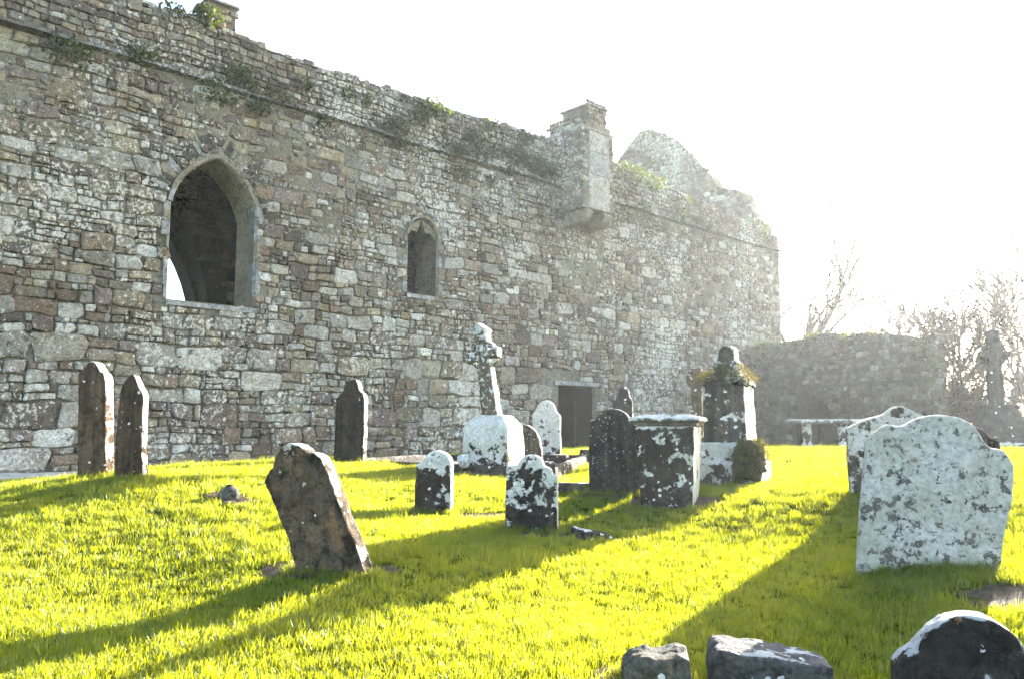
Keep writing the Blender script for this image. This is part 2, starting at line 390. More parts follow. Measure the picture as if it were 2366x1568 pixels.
M['moss_pad'] = simple_mat('moss_pad', (0.012, 0.013, 0.004), (0.055, 0.05, 0.012), 18, 1.0)
M['reveal_shade'] = simple_mat('shaded_door_reveal', (0.02, 0.015, 0.012), (0.05, 0.04, 0.03), 8, 0.5)  # near-black colour standing in for shade on the door reveal

def ground_material():
    m, nt = new_mat('turf'); b = NB(nt)
    geo = b.n('ShaderNodeNewGeometry'); pos = geo.outputs['Position']
    c = b.ramp(b.noise(pos, 2.2, 5, 0.65), [(0.3, (0.028, 0.040, 0.008)), (0.6, (0.055, 0.075, 0.012)), (0.8, (0.085, 0.085, 0.025))])
    c = b.mix(1.0, c, b.ramp(b.noise(pos, 60, 4, 0.7), [(0.25, 0.5), (0.75, 1.4)]), 'MULTIPLY')
    b.out(c, 1.0, b.bump(b.noise(pos, 45, 5, 0.7), 1.0, 0.03), 0.0)
    return m
M['turf'] = ground_material()

def leaf_material(name, refl, refl2, trans, tmix=0.5, posnoise=1.3, dry=None):
    m, nt = new_mat(name); b = NB(nt)
    geo = b.n('ShaderNodeNewGeometry'); pos = geo.outputs['Position']
    oi = b.n('ShaderNodeObjectInfo')
    n1 = b.noise(pos, posnoise, 4, 0.6)
    f = b.math('ADD', b.math('MULTIPLY', oi.outputs['Random'], 0.35), b.math('MULTIPLY', n1, 0.65))
    fac = b.ramp(f, [(0.32, 0.0), (0.62, 1.0)])
    cr = b.mix(fac, refl, refl2)
    ct = b.mix(fac, trans, tuple(min(1, x * y) for x, y in zip(trans, (1.25, 1.12, 1.0))))
    if dry is not None:
        dm = b.ramp(b.noise(pos, 9.0, 5, 0.7), [(0.60, 0.0), (0.72, 0.65)])
        cr = b.mix(dm, cr, dry); ct = b.mix(dm, ct, dry)
    d = b.n('ShaderNodeBsdfDiffuse'); b.l(cr, d.inputs[0])
    t = b.n('ShaderNodeBsdfTranslucent'); b.l(ct, t.inputs[0])
    gl = b.n('ShaderNodeBsdfGlossy'); gl.inputs['Roughness'].default_value = 0.45; gl.inputs[0].default_value = (1, 1, 0.9, 1)
    mx = b.n('ShaderNodeMixShader'); mx.inputs[0].default_value = tmix; b.l(d.outputs[0], mx.inputs[1]); b.l(t.outputs[0], mx.inputs[2])
    m2 = b.n('ShaderNodeMixShader'); m2.inputs[0].default_value = 0.035; b.l(mx.outputs[0], m2.inputs[1]); b.l(gl.outputs[0], m2.inputs[2])
    o = b.n('ShaderNodeOutputMaterial'); b.l(m2.outputs[0], o.inputs[0])
    return m
M['grass'] = leaf_material('grass_blade', (0.022, 0.075, 0.010), (0.050, 0.110, 0.010), (0.32, 0.355, 0.006), 0.62, 1.3, (0.16, 0.13, 0.05))
M['ivy'] = leaf_material('ivy_leaf', (0.018, 0.032, 0.012), (0.05, 0.07, 0.02), (0.10, 0.13, 0.01), 0.35, 3.0)
M['moss'] = leaf_material('moss_tuft', (0.018, 0.020, 0.005), (0.060, 0.055, 0.012), (0.12, 0.10, 0.008), 0.40, 8.0)

# ------------------------------------------------------------------ mesh helpers
def mesh_obj(name, V, F, mat, parent=None, smooth=False, col=None):
    me = bpy.data.meshes.new(name)
    me.from_pydata([tuple(v) for v in V], [], F)
    me.update()
    if mat: me.materials.append(mat)
    if smooth: me.shade_smooth()
    if col is not None:
        a = me.color_attributes.new('Col', 'FLOAT_COLOR', 'POINT')
        arr = np.ones((len(me.vertices), 4)); arr[:, :3] = col
        a.data.foreach_set('color', arr.ravel())
    o = bpy.data.objects.new(name, me); COL.objects.link(o)
    if parent: o.parent = parent
    return o
def tag(o, label=None, cat=None, group=None, kind=None):
    if label: o['label'] = label
    if cat: o['category'] = cat
    if group: o['group'] = group
    if kind: o['kind'] = kind
    return o
def empty(name, loc=(0, 0, 0), rz=0.0):
    e = bpy.data.objects.new(name, None); COL.objects.link(e)
    e.location = loc; e.rotation_euler = (0, 0, rz)
    return e
class MB:
    def __init__(s): s.V = []; s.F = []
    def add(s, V, F):
        k = len(s.V); s.V += [tuple(v) for v in V]; s.F += [tuple(i + k for i in f) for f in F]
    def box(s, x0, x1, y0, y1, z0, z1, tx=0, ty=0):
        s.add([(x0, y0, z0), (x1, y0, z0), (x1, y1, z0), (x0, y1, z0), (x0 + tx, y0 + ty, z1), (x1 - tx, y0 + ty, z1), (x1 - tx, y1 - ty, z1), (x0 + tx, y1 - ty, z1)],
              [(0, 3, 2, 1), (4, 5, 6, 7), (0, 1, 5, 4), (1, 2, 6, 5), (2, 3, 7, 6), (3, 0, 4, 7)])
    def prism(s, pts, y0, y1):          # polygon in x,z (any winding) pushed along y
        n = len(pts)
        ar = sum(pts[i][0] * pts[(i+1) % n][1] - pts[(i+1) % n][0] * pts[i][1] for i in range(n))
        if ar < 0: pts = pts[::-1]
        V = [(x, y0, z) for x, z in pts] + [(x, y1, z) for x, z in pts]
        F = [tuple(range(n)), tuple(range(2*n-1, n-1, -1))]
        F += [(i, i + n, (i+1) % n + n, (i+1) % n) for i in range(n)]
        s.add(V, F)
    def lathe(s, prof, n=16, c=(0, 0, 0)):
        V = []; F = []
        for r, z in prof:
            for k in range(n):
                a = 2 * math.pi * k / n
                V.append((c[0] + r * math.cos(a), c[1] + r * math.sin(a), c[2] + z))
        for i in range(len(prof) - 1):
            for k in range(n):
                F.append((i*n+k, i*n+(k+1) % n, (i+1)*n+(k+1) % n, (i+1)*n+k))
        F.append(tuple(range(n-1, -1, -1))); F.append(tuple(range((len(prof)-1)*n, len(prof)*n)))
        s.add(V, F)
    def obj(s, name, mat, parent=None, smooth=False):
        return mesh_obj(name, s.V, s.F, mat, parent, smooth)

_seed = [100]
TMP = bpy.data.scenes.new('workbench')
def weathered(name, mb, mat, parent=None, voxel=0.02, amp=0.012, freq=6.0, big=0.0, loc=None, rot=None):
    """solid pieces fused into one worn stone: rounded arrises, uneven faces"""
    _seed[0] += 7
    tmp = bpy.data.meshes.new('t'); tmp.from_pydata(mb.V, [], mb.F); tmp.update()
    ob = bpy.data.objects.new('t', tmp); TMP.collection.objects.link(ob)
    md = ob.modifiers.new('r', 'REMESH'); md.mode = 'VOXEL'; md.voxel_size = voxel
    sm = ob.modifiers.new('s', 'SMOOTH'); sm.factor = 0.5; sm.iterations = 2
    with bpy.context.temp_override(scene=TMP, view_layer=TMP.view_layers[0]):
        dg = bpy.context.evaluated_depsgraph_get()
    me = bpy.data.meshes.new_from_object(ob.evaluated_get(dg))
    bpy.data.objects.remove(ob); bpy.data.meshes.remove(tmp)
    n = len(me.vertices)
    co = np.empty(n * 3); me.vertices.foreach_get('co', co); co = co.reshape(-1, 3)
    no = np.empty(n * 3); me.vertices.foreach_get('normal', no); no = no.reshape(-1, 3)
    d = amp * fbm(co[:, 0] * freq, co[:, 1] * freq, co[:, 2] * freq, _seed[0], 4)
    if big: d = d + big * fbm(co[:, 0] * 2.2, co[:, 1] * 2.2, co[:, 2] * 2.2, _seed[0] + 3, 2)
    co = co + no * d[:, None]
    me.vertices.foreach_set('co', co.ravel()); me.update()
    me.name = name
    me.materials.clear(); me.materials.append(mat); me.shade_smooth()
    o = bpy.data.objects.new(name, me); COL.objects.link(o)
    if parent: o.parent = parent
    if loc is not None: o.location = loc
    if rot is not None: o.rotation_euler = rot
    return o

# ------------------------------------------------------------------ ground sheet
def axis(lo, hi, near_lo, near_hi, step):
    a = list(np.arange(near_lo, near_hi, step))
    x, d = near_hi, step
    while x < hi: a.append(x); d *= 1.25; x += d
    a.append(hi)
    x, d = near_lo, step; pre = []
    while True:
        d *= 1.25; x -= d
        if x < lo: break
        pre.append(x)
    return np.array(sorted(set([lo] + pre + a)))
gx = axis(-400, 400, -16, 22, 0.22); gy = axis(-120, 420, 1, 34, 0.22)
GX, GY = np.meshgrid(gx, gy)
GZ = ground(GX, GY)
nx_, ny_ = len(gx), len(gy)
V = np.stack([GX.ravel(), GY.ravel(), GZ.ravel()], 1)
idx = np.arange(nx_ * ny_).reshape(ny_, nx_)
F = np.stack([idx[:-1, :-1].ravel(), idx[:-1, 1:].ravel(), idx[1:, 1:].ravel(), idx[1:, :-1].ravel()], 1)
g = mesh_obj('ground', V.tolist(), F.tolist(), M['turf'], smooth=True)
tag(g, 'grassy churchyard ground', kind='structure')

# ------------------------------------------------------------------ rubble stones
rng = random.Random(11)
PAL = [(0.28, 0.245, 0.195), (0.30, 0.275, 0.235), (0.215, 0.165, 0.125), (0.25, 0.205, 0.16), (0.33, 0.31, 0.28), (0.31, 0.265, 0.19),
       (0.20, 0.165, 0.15), (0.38, 0.36, 0.33), (0.16, 0.135, 0.11)]
def lay_rubble(s0, s1, z0, z1, hfun, rg, jag=None):
    """random rubble roughly brought to courses -> list of (cx, cz, w, h)"""
    out = []
    z = z0
    while z < z1:
        H = rg.uniform(*hfun(z))
        s = s0 - rg.uniform(0, 0.5)
        while s < s1:
            asp = rg.uniform(0.8, 2.3)
            w = H * asp
            t = rg.random()
            if t < 0.42 or H < 0.27:
                out.append((s + w/2, z + H/2, w, H))
            else:
                rows = 2 if (t < 0.86 or H < 0.42) else 3
                cuts = sorted(rg.uniform(0.28, 0.72) if rows == 2 else c for c in ([0] if rows == 2 else [rg.uniform(.25, .4), rg.uniform(.58, .75)]))
                ed = [0] + cuts + [1]
                for a, bb in zip(ed[:-1], ed[1:]):
                    h = H * (bb - a)
                    x = s
                    while x < s + w - 0.02:
                        ww = min(h * rg.uniform(0.9, 2.7), s + w - x)
                        if s + w - x - ww < 0.08: ww = s + w - x
                        out.append((x + ww/2, z + H * a + h/2, ww, h))
                        x += ww
            s += w
        z += H
    return out
OCT = [(-1, -.70), (-.80, -1), (.1, -1.0), (.82, -.98), (1, -.62), (1.0, .6), (.80, 1), (-.08, 1.0), (-.82, .98), (-1.0, .66)]
def stone_mesh(cx, cz, w, h, proud, rg, seed, joint=0.012, warp=0.04):
    n = len(OCT)
    P = []
    for a, b_ in OCT:
        j = 0.19
        P.append((cx + (a + rg.uniform(-j, j)) * (w/2 - joint), cz + (b_ + rg.uniform(-j, j)) * (h/2 - joint)))
    P = np.array(P)
    X_, Z_ = P[:, 0].copy(), P[:, 1].copy()
    P[:, 0] += warp * (.5 * np.sin(1.9 * X_ + 3.1 * Z_ + seed) + .4 * np.sin(4.3 * X_ - 2.3 * Z_ + 2 * seed))
    P[:, 1] += warp * (.7 * np.sin(1.1 * X_ + .9 * Z_ + seed) + .45 * np.sin(2.9 * X_ + 3.7 * Z_ + 3 * seed) + .3 * np.sin(6.1 * X_ - 1.9 * Z_))
    c = P.mean(0)
    tilt_x, tilt_z = rg.uniform(-.25, .25), rg.uniform(-.3, .3)
    ins = rg.uniform(0.74, 0.92)
    V = []
    for x, z in P: V.append((x, 0.05, z))
    for x, z in P: V.append((x, -proud * rg.uniform(0.35, 0.7), z))
    for x, z in P:
        dx, dz = (x - c[0]) * ins, (z - c[1]) * ins
        V.append((c[0] + dx, -proud * rg.uniform(0.85, 1.15) - 0.35 * proud * (tilt_x * dx / (w/2) + tilt_z * dz / (h/2)) * 2, c[1] + dz))
    V.append((c[0] + rg.uniform(-.1, .1) * w, -proud * rg.uniform(1.0, 1.25), c[1] + rg.uniform(-.1, .1) * h))
    F = []
    for r in (0, 1):
        for i in range(n):
            k = (i + 1) % n
            F.append((r*n+i, r*n+k, (r+1)*n+k, (r+1)*n+i))
    for i in range(n):
        F.append((2*n+i, 2*n+(i+1) % n, 3*n))
    return V, F
def stone_colour(rg, white):
    if rg.random() < white:
        c = rg.choice([(0.60, 0.59, 0.56), (0.50, 0.49, 0.46), (0.42, 0.41, 0.38), (0.40, 0.38, 0.34)])
    else:
        c = rg.choice(PAL)
    k = rg.uniform(0.62, 1.22)
    return (c[0] * k * 1.06, c[1] * k, c[2] * k * 0.90)

def build_stones(stones, parent, mat, n_parts, stuff_name, origin_of=None, piece='stone'):
    """stones: list of (V, F, colour, weight); the n_parts that show largest become objects, the rest one mass"""
    order = sorted(range(len(stones)), key=lambda i: -stones[i][3])
    for i in order[:n_parts]:
        V, F, c, w = stones[i]
        mesh_obj(piece, V, F, mat, parent, col=np.array(c))
    V2, F2, C2 = [], [], []
    for i in order[n_parts:]:
        V, F, c, w = stones[i]
        k = len(V2); V2 += V; F2 += [tuple(a + k for a in f) for f in F]; C2 += [c] * len(V)
    if V2:
        o = mesh_obj(stuff_name, V2, F2, mat, parent, col=np.array(C2)); tag(o, kind='stuff')
        return o

# ------------------------------------------------------------------ the abbey
abbey = empty('abbey_ruin', W0, math.pi/2 - WAZ)
tag(abbey, 'roofless rubble stone abbey church with long lichened wall and pointed window', 'abbey')
S_END = wallhit(1803, 700)[0]
S_BEG = -7.0
Z_STR = wallhit(640, 243)[1]
T_WALL = 1.25
# openings in wall coordinates
bw_l, bw_r = wallhit(392, 580)[0], wallhit(588, 600)[0]
bw_sill = wallhit(485, 700)[1]; bw_spr = (wallhit(400, 470)[1] + wallhit(586, 500)[1]) / 2; bw_top = wallhit((392 + 588) / 2 + 4, 366)[1]
sw_l, sw_r = wallhit(942, 600)[0], wallhit(1010, 600)[0]
sw_sill = wallhit(975, 680)[1]; sw_spr = wallhit(975, 548)[1]; sw_top = wallhit(978, 505)[1]
dr_l, dr_r = wallhit(1293, 960)[0], wallhit(1378, 960)[0]
dr_top = wallhit(1330, 890)[1]; dr_bot = 0.3
print('wall', S_END, Z_STR, 'bw', bw_l, bw_r, bw_sill, bw_spr, bw_top, 'sw', sw_l, sw_r, sw_sill, sw_spr, sw_top, 'door', dr_l, dr_r, dr_top)

def arch_half(l, r, spr, top, n=9, sag=0.13):
    """pointed arch of two flat arcs: list of (x, z) from left springing over the apex to the right springing"""
    c = (l + r) / 2
    A, B = Vector((l, spr)), Vector((c, top))
    d = B - A; nrm = Vector((-d.y, d.x)).normalized(); k = sag * d.length
    pts = []
    for i in range(n + 1):
        t = i / n; p = A + d * t + nrm * (4 * k * t * (1 - t)); pts.append((p.x, p.y))
    return pts + [(2 * c - x, z) for x, z in pts[-2::-1]]
bw_arch = arch_half(bw_l, bw_r, bw_spr, bw_top)
sw_arch = arch_half(sw_l, sw_r, sw_spr, sw_top, 6, 0.20)
def in_opening(x, z, m=0.0):
    for (l, r, b0, spr, top, arch) in ((bw_l, bw_r, bw_sill, bw_spr, bw_top, bw_arch), (sw_l, sw_r, sw_sill, sw_spr, sw_top, sw_arch)):
        if l - m < x < r + m and b0 - m < z < top + m:
            if z <= spr: return True
            zz_ = np.interp(min(max(x, l), r), [p[0] for p in arch], [p[1] for p in arch])
            if z < zz_ + m * 1.2: return True
    if dr_l - m < x < dr_r + m and z < dr_top + m: return True
    return False

# parapet top line in wall coordinates (ragged)
Z_PAR = Z_STR + 1.5
par_px = [(345, 8), (400, 22), (475, 38), (548, 78), (620, 112), (700, 140), (800, 170), (900, 205), (1000, 243), (1100, 270), (1200, 298), (1290, 330),
          (1420, 378), (1500, 412), (1600, 455), (1700, 500), (1800, 548)]
par_sz = [wallhit(*p) for p in par_px]
par_s = np.array([p[0] for p in par_sz]); par_z = np.array([p[1] for p in par_sz])
print('parapet', [(round(a, 1), round(b_, 2)) for a, b_ in par_sz], [round(wallhit(x, 55 + 0.294 * x)[1], 2) for x in (0, 400, 800, 1200, 1600, 1800)])
def par_top(s):
    return np.interp(s, par_s, par_z) + 0.07 * fbm(np.asarray(s) * 1.7, 0.3, 0, 21, 3)

# solid core with the openings left free
core = MB()
zt = Z_STR + 0.9
Y0C, Y1C = 0.08, T_WALL
def colm(x0, x1, z0, z1): core.box(x0, x1, Y0C, Y1C, z0, z1)
e = 0.02
colm(S_BEG, bw_l, -0.5, zt); colm(bw_r, sw_l, -0.5, zt); colm(sw_r, dr_l, -0.5, zt); colm(dr_r, S_END, -0.5, zt)
colm(bw_l, bw_r, -0.5, bw_sill); colm(sw_l, sw_r, -0.5, sw_sill); colm(dr_l, dr_r, dr_top, zt)
for arch in (bw_arch, sw_arch):
    for (xa, za), (xb, zb) in zip(arch[:-1], arch[1:]):
        core.add([(xa, Y0C, za), (xb, Y0C, zb), (xb, Y0C, zt), (xa, Y0C, zt), (xa, Y1C, za), (xb, Y1C, zb), (xb, Y1C, zt), (xa, Y1C, zt)],
                 [(0, 1, 2, 3), (7, 6, 5, 4), (0, 4, 5, 1), (1, 5, 6, 2), (2, 6, 7, 3), (3, 7, 4, 0)])
core.obj('wall_core', M['mortar'], abbey)
# parapet core: stepped along its ragged top
pc = MB()
ss = np.arange(S_BEG, S_END, 0.35)
for a in ss:
    b_ = min(a + 0.35, S_END); t = float(par_top((a + b_) / 2)) - 0.05
    pc.box(a, b_, 0.02, 0.75, Z_STR + 0.1, t)
pc.obj('parapet_core', M['mortar'], abbey)

# mortar skin, uneven, partly swallowing the stones higher up
def skin(x0, x1, z0, z1, step, amp, yoff, seed, mat, name, parent, hole=None, topf=None):
    nx = int((x1 - x0) / step) + 1; nz = int((z1 - z0) / step) + 1
    X, Z = np.meshgrid(np.linspace(x0, x1, nx), np.linspace(z0, z1, nz))
    Y = yoff(X, Z) - amp * fbm(X * 2.3, Z * 2.3, 0.5, seed, 4) - 0.5 * amp * fbm(X * 7, Z * 7, 0.5, seed + 2, 2)
    Vv = np.stack([X.ravel(), Y.ravel(), Z.ravel()], 1).tolist()
    Ff = []
    for j in range(nz - 1):
        for i in range(nx - 1):
            cx, cz = (X[j, i] + X[j, i+1]) / 2, (Z[j, i] + Z[j+1, i]) / 2
            if hole and hole(cx, cz): continue
            if topf is not None and cz > topf(cx): continue
            Ff.append((j*nx+i, j*nx+i+1, (j+1)*nx+i+1, (j+1)*nx+i))
    return mesh_obj(name, Vv, Ff, mat, parent, smooth=True)
def mortar_level(X, Z):
    up = np.clip((Z - 5.0) / 4.0, 0, 1)
    patch = fbm(X * 0.35, Z * 0.4, 2.0, 77, 3) + 0.45 * fbm(X * 1.6, Z * 1.8, 4.0, 78, 3)
    k = np.clip(up * 0.6 + patch * 1.0, 0, 1)
    return 0.040 - 0.080 * k
skin(S_BEG, S_END, -0.3, Z_STR + 0.05, 0.11, 0.016, mortar_level, 3, M['mortar'], 'mortar_face', abbey, lambda x, z: in_opening(x, z, 0.02))

# rubble of the long wall and its parapet
cam_s = -W0.dot(WX); cam_y = -W0.dot(WY)
def hfun(z):
    return (0.34, 0.66) if z < 3.8 else ((0.22, 0.48) if z < 6 else (0.24, 0.52))
stones = []
for cx, cz, w, h in lay_rubble(S_BEG, S_END - 0.05, -0.1, Z_STR - 0.02, hfun, rng):
    if cx + w/2 > S_END or cz + h/2 > Z_STR - 0.02: continue
    if in_opening(cx, cz, 0.08) or any(in_opening(cx + a * w * .42, cz + b_ * h * .42, 0.02) for a in (-1, 1) for b_ in (-1, 1)): continue
    band = math.exp(-((cz - 5.2) / 3.0) ** 2)
    white = 0.03 + 0.11 * band
    proud = rng.uniform(0.02, 0.085) * (1.3 if cz < 4 else 1.0)
    Vv, Ff = stone_mesh(cx, cz, w, h, proud, rng, 41)
    d2 = (cx - cam_s) ** 2 + cam_y ** 2 + (cz - EYE) ** 2
    vis = 1.0 if cx > 0 and cz < 11 else 0.0
    stones.append((Vv, Ff, stone_colour(rng, white), vis * w * h / d2))
for cx, cz, w, h in lay_rubble(S_BEG, S_END - 0.03, Z_STR + 0.14, Z_STR + 2.6, lambda z: (0.17, 0.34), rng):
    if cx + w/2 > S_END or cz + h * 0.45 > float(par_top(cx)): continue
    Vv, Ff = stone_mesh(cx, cz, w, h, rng.uniform(0.03, 0.07), rng, 43)
    d2 = (cx - cam_s) ** 2 + cam_y ** 2 + (cz - EYE) ** 2
    c = stone_colour(rng, 0.04); c = tuple(x * 0.85 for x in c)
    stones.append((Vv, Ff, c, 0.8 * w * h / d2))
print('abbey stones', len(stones))
# coping rubble on the parapet top (seen against the sky)
for a in np.arange(S_BEG, S_END - 0.3, 0.30):
    w = rng.uniform(0.22, 0.42); t = float(par_top(a + w/2))
    hh = rng.uniform(0.06, 0.2)
    mb = MB(); y0, y1 = -0.03 - rng.uniform(0, .04), 0.78
    mb.box(a, a + w, y0, y1, t - 0.12, t - 0.12 + hh, rng.uniform(0, .05), rng.uniform(0.02, .1))
    d2 = (a - cam_s) ** 2 + cam_y ** 2 + 100
    stones.append((mb.V, mb.F, tuple(x * 0.9 for x in stone_colour(rng, 0.03)), 0.8 * w * hh / d2))
build_stones(stones, abbey, M['rubble'], 300, 'rubble_stones')

# string course: long thin stones under the parapet
x = S_BEG
while x < S_END - 0.1:
    w = min(rng.uniform(0.6, 1.5), S_END - x)
    mb = MB(); dz = rng.uniform(-.02, .02) + 0.03 * math.sin(x * 0.9); pr = rng.uniform(0.17, 0.24)
    mb.add([(x + .008, -pr, Z_STR + .02 + dz), (x + w - .008, -pr - rng.uniform(-.02, .02), Z_STR + .02 + dz), (x + w - .008, 0.1, Z_STR + dz - .03), (x + .008, 0.1, Z_STR + dz - .03),
            (x + .008, -pr + .02, Z_STR + .12 + dz), (x + w - .008, -pr + .02, Z_STR + .12 + dz), (x + w - .008, 0.1, Z_STR + .17 + dz), (x + .008, 0.1, Z_STR + .17 + dz)],
           [(0, 3, 2, 1), (4, 5, 6, 7), (0, 1, 5, 4), (1, 2, 6, 5), (2, 3, 7, 6), (3, 0, 4, 7)])
    o = mb.obj('string_course_stone', M['rubble'], abbey)
    a = o.data.color_attributes.new('Col', 'FLOAT_COLOR', 'POINT')
    c = rng.choice([(0.17, 0.155, 0.135), (0.14, 0.125, 0.11), (0.20, 0.185, 0.165)])  # tones darkened to paint in the shadow line below the parapet
    a.data.foreach_set('color', np.tile([*c, 1], len(o.data.vertices)))
    x += w

# dressed surrounds of the openings
def wedge(p0, p1, q0, q1, y0, y1, name, mat):
    """stone between inner edge p0-p1 and outer edge q0-q1"""
    mb = MB(); mb.prism([p0, p1, q1, q0], y0, y1); return mb.obj(name, mat, abbey)
def jambs(l, r, sill, spr, y1=0.42, wmin=0.10, wmax=0.26):
    for side, x in ((-1, l), (1, r)):
        z = sill
        while z < spr - 0.02:
            h = min(rng.uniform(0.28, 0.62), spr - z)
            if spr - z - h < 0.15: h = spr - z
            w = rng.uniform(wmin, wmax); ch = 0.05
            mb = MB(); y0 = -0.035 - rng.uniform(0, .015)
            xo = x + side * w
            sp = [(xo, y0), (x + side * ch, y0), (x, y0 + 0.12), (x, y1), (xo, y1)]   # plan with a chamfered arris
            zz = (z + .006, z + h - .006); n = 5
            Vv = [(a, b_, zz[0]) for a, b_ in sp] + [(a, b_, zz[1]) for a, b_ in sp]
            Ff = [tuple(range(n)), tuple(range(2*n-1, n-1, -1))] + [(i, (i+1) % n, (i+1) % n + n, i + n) for i in range(n)]
            mb.add(Vv, Ff)
            mb.obj('jamb_stone', M['dressed'] if rng.random() < 0.5 else M['dressed_grey'], abbey)
            z += h
jambs(bw_l, bw_r, bw_sill, bw_spr); jambs(sw_l, sw_r, sw_sill, sw_spr, wmin=.08, wmax=.24)
def arch_ring(arch, th, y0, y1, name, mat, n_st, gap=0.012):
    """stones of an arch ring set radially outside the given line"""
    P = [Vector((x, 0, z)) for x, z in arch]
    L = [0]
    for a, b_ in zip(P[:-1], P[1:]): L.append(L[-1] + (b_ - a).length)
    def pt(t):
        for i in range(len(P) - 1):
            if t <= L[i+1] + 1e-9:
                f = (t - L[i]) / max(1e-9, L[i+1] - L[i]); p = P[i].lerp(P[i+1], f); d = (P[i+1] - P[i]).normalized()
                return p, Vector((-d.z, 0, d.x))
    mid = L[-1] / 2
    for half in (0, 1):
        t0, t1 = (0, mid) if half == 0 else (mid, L[-1])
        ed = [t0 + (t1 - t0) * (i + (rng.uniform(-.32, .32) if 0 < i < n_st else 0)) / n_st for i in range(n_st + 1)]
        for a, b_ in zip(ed[:-1], ed[1:]):
            ins, outs = [], []
            thk = th * rng.uniform(0.6, 1.15)
            for k in range(4):
                t = a + gap/2 + (b_ - a - gap) * k / 3
                p, nrm = pt(min(t, L[-1]))
                if half == 0 and t > mid - 1e-6: pass
                ins.append((p.x, p.z)); outs.append((p.x + nrm.x * thk, p.z + nrm.z * thk))
            mb = MB()
            Vv = []; yc = y0 - rng.uniform(0, 0.02)
            for (xa, za), (xb, zb) in zip(ins, outs): Vv += [(xa, yc + 0.07, za), (xb, yc, zb), (xa + (xb-xa)*.3, yc, za + (zb-za)*.3), (xa, y1, za), (xb, y1, zb)]
            Ff = []
            for k in range(3):
                o, q = 5*k, 5*(k+1)
                Ff += [(o, o+2, q+2, q), (o+2, o+1, q+1, q+2), (o+1, o+4, q+4, q+1), (o+4, o+3, q+3, q+4), (o+3, o, q, q+3)]
            Ff += [(0, 3, 4, 1, 2), (15, 17, 16, 19, 18)]
            mb.add(Vv, Ff); mb.obj(name, mat() if callable(mat) else mat, abbey)
pick = lambda: M['dressed'] if rng.random() < 0.7 else M['dressed_grey']
arch_ring(bw_arch, 0.15, -0.05, 0.42, 'arch_stone', pick, 5)
arch_ring(sw_arch, 0.11, -0.045, 0.40, 'arch_stone', pick, 2)
# relieving arches of thin rubble set on edge
out_bw = arch_half(bw_l - 0.17, bw_r + 0.17, bw_spr - 0.05, bw_top + 0.19)
arch_ring(out_bw, 0.52, -0.045, 0.1, 'voussoir', lambda: rng.choice([M['dressed'], M['dressed_grey'], M['slab_grey']]), 15, 0.03)
out_sw = arch_half(sw_l - 0.12, sw_r + 0.12, sw_spr + 0.1, sw_top + 0.14, 9, .2)
arch_ring(out_sw, 0.36, -0.04, 0.1, 'voussoir', M['dressed_grey'], 7, 0.04)
# cusped head of the small window: two spandrel stones leaving a trefoil light
for sgn in (-1, 1):
    c = (sw_l + sw_r) / 2; hw = (sw_r - sw_l) / 2
    pts = [(c + sgn * hw, sw_spr - .02), (c + sgn * hw * .86, sw_spr + .10), (c + sgn * hw * .62, sw_spr + .20), (c + sgn * hw * .38, sw_spr + .20),
           (c + sgn * hw * .30, sw_spr + .16), (c + sgn * hw * .22, sw_spr + .26), (c + sgn * .01, sw_top - 0.02), (c + sgn * hw * .7, sw_spr + 0.42), (c + sgn * hw, sw_spr + .2)]
    mb = MB(); mb.prism(pts, 0.10, 0.26); mb.obj('cusp_stone', M['dressed'], abbey)
# sills
for (l, r, z, n) in ((bw_l, bw_r, bw_sill, 2), (sw_l, sw_r, sw_sill, 1)):
    for k in range(n):
        a = l - .06 + (r - l + .12) * k / n; b_ = l - .06 + (r - l + .12) * (k + 1) / n
        mb = MB()
        mb.add([(a + .006, -.06, z - .17), (b_ - .006, -.06, z - .17), (b_ - .006, .6, z - .17), (a + .006, .6, z - .17),
                (a + .006, -.06, z - .04), (b_ - .006, -.06, z - .05), (b_ - .006, .6, z + .02), (a + .006, .6, z + .02)],
               [(0, 3, 2, 1), (4, 5, 6, 7), (0, 1, 5, 4), (1, 2, 6, 5), (2, 3, 7, 6), (3, 0, 4, 7)])
        mb.obj('window_sill', M['dressed_grey'], abbey)
# doorway: flat lintel and a right jamb coloured near-black for its shade
mb = MB(); mb.box(dr_l - .3, dr_r + .35, -.04, 0.6, dr_top, dr_top + .16); mb.obj('door_lintel', M['dressed_grey'], abbey)
mb = MB(); mb.box(dr_r - .05, dr_r + .02, .25, T_WALL - .1, dr_bot, dr_top - .02); mb.obj('door_jamb', M['reveal_shade'], abbey)

# inner arcade wall seen through the windows: two orders of an arch, rubble darkened in colour for its shade
def inner_arch(y, edge_px, name, thick, s_lo, s_hi, ztop, seed):
    pts = [wallhit(px, py, y) for px, py in edge_px]
    # circle through three traced points
    (x1, z1), (x2, z2), (x3, z3) = pts[0], pts[len(pts)//2], pts[-1]
    Am = np.array([[2*(x2-x1), 2*(z2-z1)], [2*(x3-x1), 2*(z3-z1)]]); bb = np.array([x2*x2-x1*x1+z2*z2-z1*z1, x3*x3-x1*x1+z3*z3-z1*z1])
    cx, cz = np.linalg.solve(Am, bb); r = math.hypot(x1-cx, z1-cz)
    return cx, cz, r
YI = 4.2
cx1, cz1, r1 = inner_arch(YI, [(402, 490), (455, 590), (480, 690)], 'a', .5, 0, 0, 0, 1)
cx2, cz2, r2 = inner_arch(YI + .7, [(398, 562), (430, 625), (450, 692)], 'a', .5, 0, 0, 0, 1)
print('inner arch', cx1, cz1, r1, cx2, cz2, r2)
